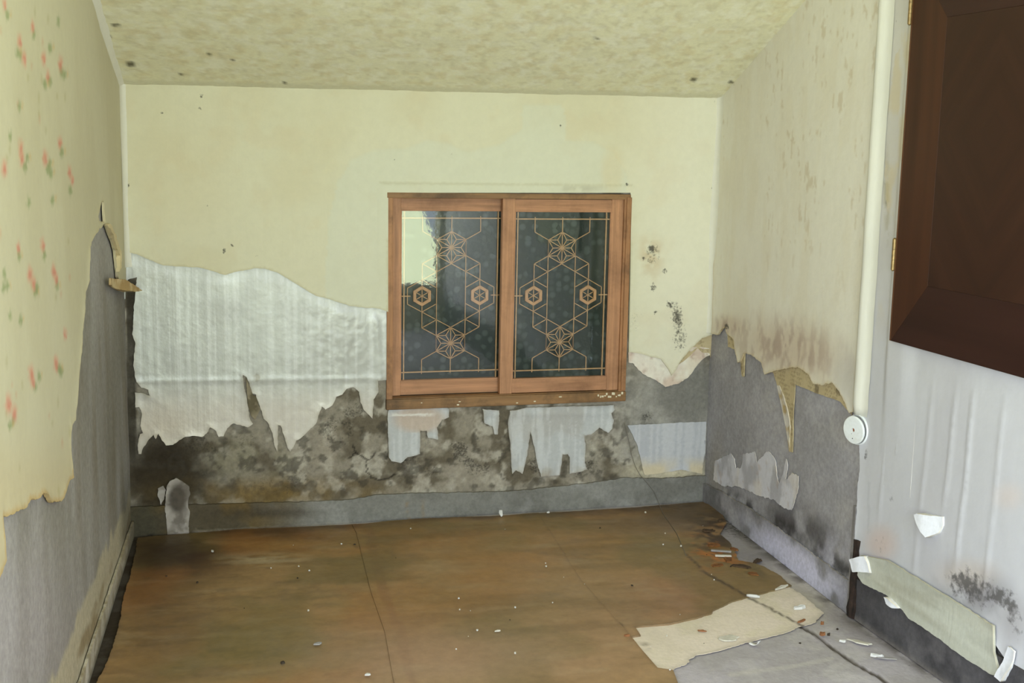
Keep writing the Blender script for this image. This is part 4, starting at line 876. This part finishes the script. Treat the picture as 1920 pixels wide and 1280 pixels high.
cov = lathe('cover', [(.0065, .004), (.0065, .0085), (.030, .0085), (.0425, .008), (.0450, .0065), (.0455, .004), (.0450, .002), (.0065, .002), (.0065, .004)], M_DISC, jr, smooth=False); cov.rotation_euler = (math.radians(-2), 0, math.radians(5)); cov.location = (0, .004, 0)
lathe('wall_box', [(0, -.018), (.047, -.018), (.049, -.016), (.049, -.003), (.045, -.003), (.045, -.014), (0, -.014)], M_DISC, jr)
bm = bmesh.new()
for k in range(10):
    a = math.radians(-62 + k * 7); b = math.radians(-62 + (k + 1) * 7); bm.faces.new([bm.verts.new((R * math.cos(t), y, R * math.sin(t))) for R, y, t in ((.0495, -.014, a), (.0495, -.001, a), (.0495, -.001, b), (.0495, -.014, b))])
bmesh.ops.remove_doubles(bm, verts=bm.verts[:], dist=1e-5); o = bmobj('rusty_rim', bm, M_BROWN); o.parent = jr; so = o.modifiers.new('t', 'SOLIDIFY'); so.thickness = .0015
lathe('knockout', [(0, .003), (.0066, .003), (.0066, .0075), (.0056, .0078), (.004, .006), (0, .006)], M_BROWN, jr, 20).parent = jr
def screw(x, z):
    o = lathe('screw', [(0, .0118), (.0016, .0118), (.0018, .0126), (0, .0126)], M_HOLE, jr, 10); o.location = (x, 0, z); return o
screw(0, .030); screw(0, -.028); screw(.006, -.013)

M_ROT = plain('rotten_wood', (52, 38, 30), rough=.95, grain=45, amt=.8, bump=.8, stretch=(1, 1, .25), dark=(22, 17, 14), dark_amt=1.0, dscale=26)
def paint_post(P): P.fill((110, 78, 52))
def post():
    bm = bmesh.new(); r = random.Random(4); zz = [0, .03, .06, .09, .12, .16, .20, .23, .26]; rings = []
    for k, z in enumerate(zz):
        w = .030 - .012 * k / 8 + r.uniform(-.004, .004); rg = []
        for j in range(8):
            a = 2 * math.pi * j / 8; rr_ = w * r.uniform(.75, 1.1); q = NR.at(.010, 0) + NR.u * (rr_ * math.cos(a)) + NR.n * (.004 + rr_ * .62 * math.sin(a)); rg.append(bm.verts.new((q[0], q[1], z + r.uniform(-.004, .004) * (k > 0))))
        rings.append(rg)
    for a, b in zip(rings[:-1], rings[1:]):
        for j in range(8): bm.faces.new((a[j], a[(j + 1) % 8], b[(j + 1) % 8], b[j]))
    bm.faces.new(rings[0][::-1]); bm.faces.new(rings[-1]); return bmobj('trim_1', bm, M_ROT)
tagp(post(), 'rotten stump of a wooden post in the gap of the right wall', 'post', kind='structure')
bm = bmesh.new(); q0 = RF.at(RF.L - .012, 0, .012)
bmesh.ops.create_cube(bm, size=1); bmesh.ops.transform(bm, matrix=wall_frame(RF, RF.L - .010, .185, .006) @ Matrix.Diagonal((.016, .016, .37, 1)), verts=bm.verts[:])
tagp(bmobj('trim_2', bm, M_FRONT if False else plain('grey_batten', (128, 124, 122), rough=.9, amt=.2, dark=(80, 74, 70))), 'narrow grey batten upright beside the rotten post', 'batten', kind='structure')

# ------------------------------------------------------------------ cupboard door on the right wall
DOFF = .034
ds0, dz0 = NR.sz((1668, 638), DOFF); dt = NR.sz((1707, 0), DOFF)[0]; DW, DH = .80, 1.12
droot = bpy.data.objects.new('cupboard_door', None); COL.objects.link(droot)
droot.matrix_world = wall_frame(NR, ds0, dz0, DOFF - .022) @ Matrix.Rotation(math.radians(-1.2), 4, 'Y').inverted() if False else wall_frame(NR, ds0 - .002, dz0, DOFF - .022)
tagp(droot, 'dark brown veneered cupboard door hinged high on the right wall', 'cupboard door')
def door_mat(name, rgb, axis, diamond=False, rough=.42):
    m, nt, p = newmat(name); L = nt.links.new; tc = nd(nt, 'ShaderNodeTexCoord'); vec = tc.outputs['Object']
    if diamond:                                                    # book-matched veneer: grain mirrored about the middle of the panel
        mp = nd(nt, 'ShaderNodeVectorMath', operation='SUBTRACT'); mp.inputs[1].default_value = (.42, 0, .62); L(vec, mp.inputs[0])
        ab = nd(nt, 'ShaderNodeVectorMath', operation='ABSOLUTE'); L(mp.outputs[0], ab.inputs[0]); ro = nd(nt, 'ShaderNodeVectorRotate', rotation_type='Y_AXIS'); ro.inputs['Angle'].default_value = math.radians(40); L(ab.outputs[0], ro.inputs['Vector']); vec = ro.outputs[0]
    mp2 = nd(nt, 'ShaderNodeMapping'); mp2.inputs['Scale'].default_value = {'z': (22, 22, 1.2), 'x': (1.2, 22, 22)}[axis]; L(vec, mp2.inputs['Vector'])
    g = nd(nt, 'ShaderNodeTexNoise'); g.inputs['Scale'].default_value = 1; g.inputs['Detail'].default_value = 6; L(mp2.outputs[0], g.inputs['Vector'])
    cr = nd(nt, 'ShaderNodeValToRGB'); c = lin(rgb); cr.color_ramp.elements[0].position = .32; cr.color_ramp.elements[1].position = .7
    cr.color_ramp.elements[0].color = (*(c * .60), 1); cr.color_ramp.elements[1].color = (*(c * .92), 1); L(g.outputs['Fac'], cr.inputs[0]); L(cr.outputs[0], p.inputs['Base Color'])
    p.inputs['Roughness'].default_value = rough; p.inputs['Specular IOR Level'].default_value = .22
    return m
D_V = door_mat('brown_veneer_upright', (72, 41, 26), 'z'); D_H = door_mat('brown_veneer_rail', (56, 32, 26), 'x'); D_P = door_mat('brown_veneer_diamond', (60, 35, 25), 'z', True)
D_E = door_mat('brown_edge', (104, 66, 40), 'z')
def prism(name, poly, y0, y1, mat, parent, bev=.0003):
    bm = bmesh.new(); a = [bm.verts.new((x, y0, z)) for x, z in poly]; b = [bm.verts.new((x, y1, z)) for x, z in poly]; n = len(poly)
    bm.faces.new(a); bm.faces.new(b[::-1])
    for i in range(n): bm.faces.new((a[i], b[i], b[(i + 1) % n], a[(i + 1) % n]))
    if bev: bmesh.ops.bevel(bm, geom=bm.edges[:], offset=bev, segments=1, affect='EDGES')
    o = bmobj(name, bm, mat); o.parent = parent; return o
SW, RW = .175, .185
prism('edge_strip', [(0, 0), (.006, 0), (.006, DH), (0, DH)], 0, .0222, D_E, droot)
prism('stile', [(.0065, .0005), (SW, RW), (SW, DH - RW), (.0065, DH)], 0, .022, D_V, droot)
prism('stile', [(DW, 0), (DW, DH), (DW - SW, DH - RW), (DW - SW, RW)], 0, .022, D_V, droot)
prism('rail', [(.0068, 0), (DW, 0), (DW - SW, RW), (SW + .0002, RW)], 0, .0222, D_H, droot)
prism('rail', [(.008, DH), (SW, DH - RW), (DW - SW, DH - RW), (DW, DH)], 0, .0222, D_H, droot)
prism('panel', [(SW + .0003, RW + .0003), (DW - SW - .0003, RW + .0003), (DW - SW - .0003, DH - RW - .0003), (SW + .0003, DH - RW - .0003)], .002, .0219, D_P, droot)
M_BRASS = plain('tarnished_brass', (150, 126, 84), rough=.42, metal=.7, amt=.25, grain=90, bump=.05)
def hinge(z):
    h = bpy.data.objects.new('hinge', None); COL.objects.link(h); h.parent = droot; h.location = (-.003, .022, z)
    for za, zb in ((-.045, -.016), (-.0154, .0154), (.016, .045)):
        bm = tube_bm(bmesh.new(), [(0, .003, za), (0, .003, zb)], .0060, 14); o = bmobj('knuckle', bm, M_BRASS); o.parent = h
    for z0, s in ((.045, 1), (-.045, -1)):
        bm = tube_bm(bmesh.new(), [(0, .003, z0), (0, .003, z0 + s * .002), (0, .003, z0 + s * .005)], [.0062, .005, .002], 12); o = bmobj('finial', bm, M_BRASS, None, True); o.parent = h
    bm = box_bm(bmesh.new(), (-.016, -.006, -.045), (.001, -.002, .045), .0006); o = bmobj('leaf_plate', bm, M_BRASS); o.parent = h
    return h
hz = NR.sz((1678, 477), DOFF)[1] - dz0; hz2 = NR.sz((1707, 15), DOFF)[1] - dz0
h1 = hinge(hz); h2 = hinge(hz2)
# the papered casing the door is hung on
def paint_casing(P):
    paint_wp_near(P); P.mix((196, 180, 140), sst(.48, .64, P.n(18, 501, 4, 1, .4)) * .5 * sst(.9, 1.2, P.z)); P.mould = .33 * sst(.42, .58, P.n(4, 503, 3, .1, 1)) * (P.z > 1.15) * sst(.03, .05, P.s) + .05
def casing_relief(s, z, x, y, d): return .011 * sst(ds0 - .062, ds0 - .035, s) * sst(.50, dz0 + .05, z) * sst(ds0 + .12, ds0 + .03, s)
sheet('casing_paper', wall_near, NR, [(-.006, .69, 0), (.016, .48, 0), (ds0 + .12, .48, 0), (ds0 + .12, 2.4, 0), (-.006, 2.4, 0)], M_PAPER_N, paint_casing, d=.0012, base=.0046, step=.009, amp=.0006, curl=0, seed=81, px=False, relief=casing_relief)

# ------------------------------------------------------------------ loose wire and debris
def spt(surf, p, d): s, z = surf.sz(p, d); return surf.at(np.array(s), np.array(z), d)
wp = [spt(BK, p, .013) for p in [(1171, 793), (1178, 822), (1184, 852), (1191, 874), (1200, 890), (1214, 906), (1226, 921)]] + [spt(BK, (1234, 940), .022), floor_pt((1243, 962), .006), floor_pt((1256, 981), .006), floor_pt((1269, 1000), .006), floor_pt((1279, 1024), .006), floor_pt((1287, 1042), .006)]
b0 = Vector(wp[0]); bm = tube_bm(bmesh.new(), [Vector(q) - b0 for q in wp], .0011, 6)
wo = bmobj('wire', bm, plain('dark_wire', (112, 106, 96), rough=.6), None, True); wo.location = b0
tagp(wo, 'thin grey wire dangling from the back wall onto the floor', 'wire')
M_CHIPW = plain('white_chip', (206, 205, 200), rough=.7, amt=.06); M_CHIPC = plain('cream_plaster', (198, 193, 178), rough=.85, amt=.12); M_CHIPB = plain('brown_chip', (140, 92, 56), rough=.8, amt=.25)
M_CHIPD = plain('dark_crumb', (58, 48, 38), rough=.9, amt=.3); M_CHIPG = plain('grey_chip', (150, 146, 142), rough=.9, amt=.15)
def chip_mesh(name, L_, W_, H_, mat, seed, n=9):
    r = random.Random(seed); bm = bmesh.new(); lo = []; hi = []
    for k in range(n):
        a = 2 * math.pi * k / n; q = r.uniform(.65, 1.1); lo.append(bm.verts.new((L_ / 2 * q * math.cos(a), W_ / 2 * q * math.sin(a), 0)))
        hi.append(bm.verts.new((L_ / 2 * q * .9 * math.cos(a), W_ / 2 * q * .9 * math.sin(a), H_ * r.uniform(.6, 1.2))))
    for k in range(n): bm.faces.new((lo[k], lo[(k + 1) % n], hi[(k + 1) % n], hi[k]))
    bm.faces.new(lo[::-1]); bm.faces.new(hi); return bmobj(name, bm, mat)
def on_floor(o, p, h=.0075, rz=0.0, label=None, cat='debris', group=None):
    q = floor_pt(p, h); o.location = q; o.rotation_euler = (0, 0, rz); tagp(o, label, cat, group); return o
GF = .002                                                         # bare floor lies lower than the papered floor
def roll(name, L_, r_, mat):
    bm = tube_bm(bmesh.new(), [(-L_ / 2, 0, r_), (-L_ / 4, 0, r_ * 1.05), (L_ / 4, .0012, r_), (L_ / 2, .0015, r_ * .9)], [r_ * .8, r_, r_, r_ * .7], 9); return bmobj(name, bm, mat, None, True)
on_floor(roll('paper_roll', .044, .0055, M_CHIPW), (1412, 1120), .003, -.5, 'small white rolled paper on the seam by the cream underlay', 'paper scrap')
on_floor(chip_mesh('plaster_flake', .075, .052, .003, M_CHIPC, 3, 14), (1367, 1196), .003, .4, 'flat pale plaster flake lying on the cream underlay', 'plaster flake')
on_floor(chip_mesh('paper_scrap', .046, .016, .010, M_CHIPW, 5), (1500, 1141), .002, .1, 'crumpled white paper scrap on the bare floor by the right wall', 'paper scrap')
def curl_paper(name, mat):
    V = []; F = []
    for k in range(9):
        a = -.9 + k * 2.6 / 8
        for j in range(3): V.append((.016 * math.sin(a) + (j - 1) * .003, (j - 1) * .009, .013 - .013 * math.cos(a)))
    for k in range(8):
        for j in range(2): q = k * 3 + j; F.append((q, q + 1, q + 4, q + 3))
    o = meshobj(name, V, F, mat, None, True); so = o.modifiers.new('t', 'SOLIDIFY'); so.thickness = .0008; return o
on_floor(curl_paper('paper_curl', M_CHIPW), (1414, 1208), .004, -.6, 'little white paper curl between the cream underlay and grey floor', 'paper scrap')
on_floor(chip_mesh('bark_chip', .024, .022, .010, M_CHIPB, 7), (1541, 1190), .002, .2, 'orange brown wood chip beside the floor crack', 'wood chip')
on_floor(chip_mesh('dark_pebble', .012, .011, .008, M_CHIPD, 8), (1554, 1191), .002, 0, 'round dark crumb beside the orange brown wood chip', 'crumb')
on_floor(chip_mesh('wood_splinter', .050, .009, .006, M_CHIPB, 9), (1503, 1165), .002, .5, 'reddish brown splinter on bare floor left of the post', 'splinter')
on_floor(chip_mesh('wood_splinter', .034, .008, .004, M_CHIPB, 10), (1316, 1183), .004, -.4, 'thin brown splinter on the cream underlay', 'splinter')
on_floor(chip_mesh('wood_chip', .016, .012, .010, M_CHIPB, 12), (1542, 1170), .002, .4, 'small brown chip near the foot of the rotten post', 'wood chip')
on_floor(chip_mesh('paper_flake', .085, .026, .003, M_CHIPC, 13, 14), (1613, 1204), .002, -.75, 'long pale flake on the floor by the dark skirting', 'plaster flake')
on_floor(chip_mesh('paper_scrap', .028, .010, .006, M_CHIPW, 14), (1580, 1203), .002, -.5, 'narrow white scrap beside the long pale flake', 'paper scrap')
on_floor(chip_mesh('paper_scrap', .040, .010, .009, M_CHIPW, 15), (1644, 1231), .002, -.3, 'white scrap nearest the viewer on grey floor', 'paper scrap')
on_floor(chip_mesh('grey_flake', .070, .014, .003, M_CHIPG, 16, 12), (1664, 1234), .002, -.4, 'grey flake beside the nearest white scrap', 'plaster flake')
def plank_chip(name, L_, mat): return bmobj(name, box_bm(bmesh.new(), (-L_ / 2, -.006, 0), (L_ / 2, .006, .006), .0012), mat)
on_floor(plank_chip('wood_sliver', .075, M_CHIPG), (1352, 1034), .006, -.35, 'pale wood sliver on the rotted orange edge of floor paper', 'splinter')
on_floor(plank_chip('wood_sliver', .060, M_CHIPC), (1356, 1043), .008, -.25, 'cream wood sliver lying just before the pale one', 'splinter')
on_floor(chip_mesh('lifted_flake', .085, .012, .008, M_CHIPC, 19), (1464, 1103), .004, .45, 'long cream strip at the corner tip of the brown floor paper', 'paper scrap')
o = chip_mesh('paint_chip', .020, .034, .003, M_CHIPW, 21, 8); on_floor(o, (938, 966), .008, 0, 'white paint chip leaning against the back skirting', 'paint chip'); o.rotation_euler = (math.radians(74), 0, math.radians(3)); o.location.z += .014; o.location.y -= .012
on_floor(chip_mesh('paint_chip', .014, .010, .006, M_CHIPW, 22), (1028, 961), .009, .3, 'small white chip at the foot of the back skirting', 'paint chip')
on_floor(chip_mesh('paint_chip', .010, .018, .006, M_CHIPW, 23), (398, 1034), .010, .3, 'tiny white chip on the dark stain by the left corner', 'paint chip')
on_floor(chip_mesh('grey_flake', .030, .018, .004, M_CHIPG, 24), (595, 1207), .010, .3, 'grey flake alone on the brown floor paper left of the first lap', 'plaster flake')
on_floor(chip_mesh('paint_chip', .022, .012, .004, M_CHIPW, 25), (689, 1265), .010, .2, 'white chip nearest the viewer on brown floor paper', 'paint chip')
on_floor(chip_mesh('dark_pebble', .014, .012, .006, M_CHIPD, 26), (530, 1243), .010, 0, 'dark crumb on the brown floor paper near the viewer', 'crumb')
on_floor(chip_mesh('paint_chip', .022, .010, .004, M_CHIPC, 27), (933, 1183), .010, .2, 'cream chip in the middle of the brown floor paper', 'paint chip')
on_floor(chip_mesh('wood_chip', .026, .014, .006, M_CHIPB, 28), (1176, 1192), .008, .1, 'brown chip at the tip of the second lap of floor paper', 'wood chip')
c0 = chip_mesh('crumb', .010, .008, .005, M_CHIPC, 31); c1 = chip_mesh('crumb', .007, .007, .004, M_CHIPW, 32); c2 = chip_mesh('crumb', .011, .007, .004, M_CHIPD, 33)
SPK = [(862, 1143), (966, 1139), (1096, 1095), (1023, 1056), (1024, 1062), (1057, 1082), (1036, 1130), (895, 1182), (878, 1193), (855, 1217), (966, 1225), (947, 992), (1247, 1000), (1243, 1021), (1334, 1077), (1339, 1087), (1210, 961), (1318, 986), (770, 991), (860, 1122), (882, 1145), (1256, 1256), (1277, 1024), (1275, 1152), (560, 1062), (580, 1070), (550, 1022), (508, 1065), (578, 1145), (1220, 1212), (1250, 1192), (640, 1020)]
SPD = [(956, 1162), (312, 1080), (370, 1092), (458, 1140), (558, 1084), (665, 1021), (742, 1046), (1125, 990), (1185, 1098), (1320, 1206), (1500, 1206), (1570, 1180), (1325, 1040), (1370, 1062)]
for k, p_ in enumerate(SPK + SPD):
    dark = k >= len(SPK); src = c2 if dark else (c0, c1)[k % 2]
    o = src if k in (0, 1, len(SPK)) else src.copy()
    if o is not src: COL.objects.link(o)
    bare = p_[0] > 1380
    on_floor(o, p_, .003 if bare else .0085, k * 1.7, 'tiny dark crumb strewn on the floor' if dark else 'tiny pale crumb strewn on the brown floor paper', 'crumb', 'dark crumbs on the floor' if dark else 'pale crumbs on the floor')
    o.scale = (.72 + .35 * math.sin(k * 2.1),) * 3

M_FRAG = plain('rotted_floor_paper', (132, 86, 44), rough=.9, amt=.4, grain=60, dark=(58, 42, 28), dark_amt=.8, dscale=30)
M_FRAGD = plain('rotted_floor_paper_dark', (78, 60, 42), rough=.95, amt=.4, grain=60, dark=(40, 32, 24), dark_amt=.8, dscale=30)
for k, (px_, py_, l_, w_) in enumerate([(1338, 1022, .07, .04), (1365, 1048, .09, .035), (1392, 1062, .08, .04), (1420, 1052, .06, .03), (1376, 1030, .05, .03), (1345, 1060, .06, .03), (1440, 1072, .07, .025), (1330, 995, .06, .04), (1352, 975, .05, .03), (1412, 1076, .05, .03)]):
    dk = k in (2, 3, 6, 7, 8)
    o = chip_mesh('floor_paper_scrap', l_, w_, .004, M_FRAGD if dk else M_FRAG, 60 + k, 15)
    on_floor(o, (px_, py_), .006 if k not in (3, 6) else .001, k * 1.3, 'dark rotted scrap of floor paper in the corner by the right wall' if dk else 'orange brown rotted scrap of floor paper near the right wall', 'paper scrap', 'dark rotted floor paper scraps' if dk else 'orange rotted floor paper scraps')
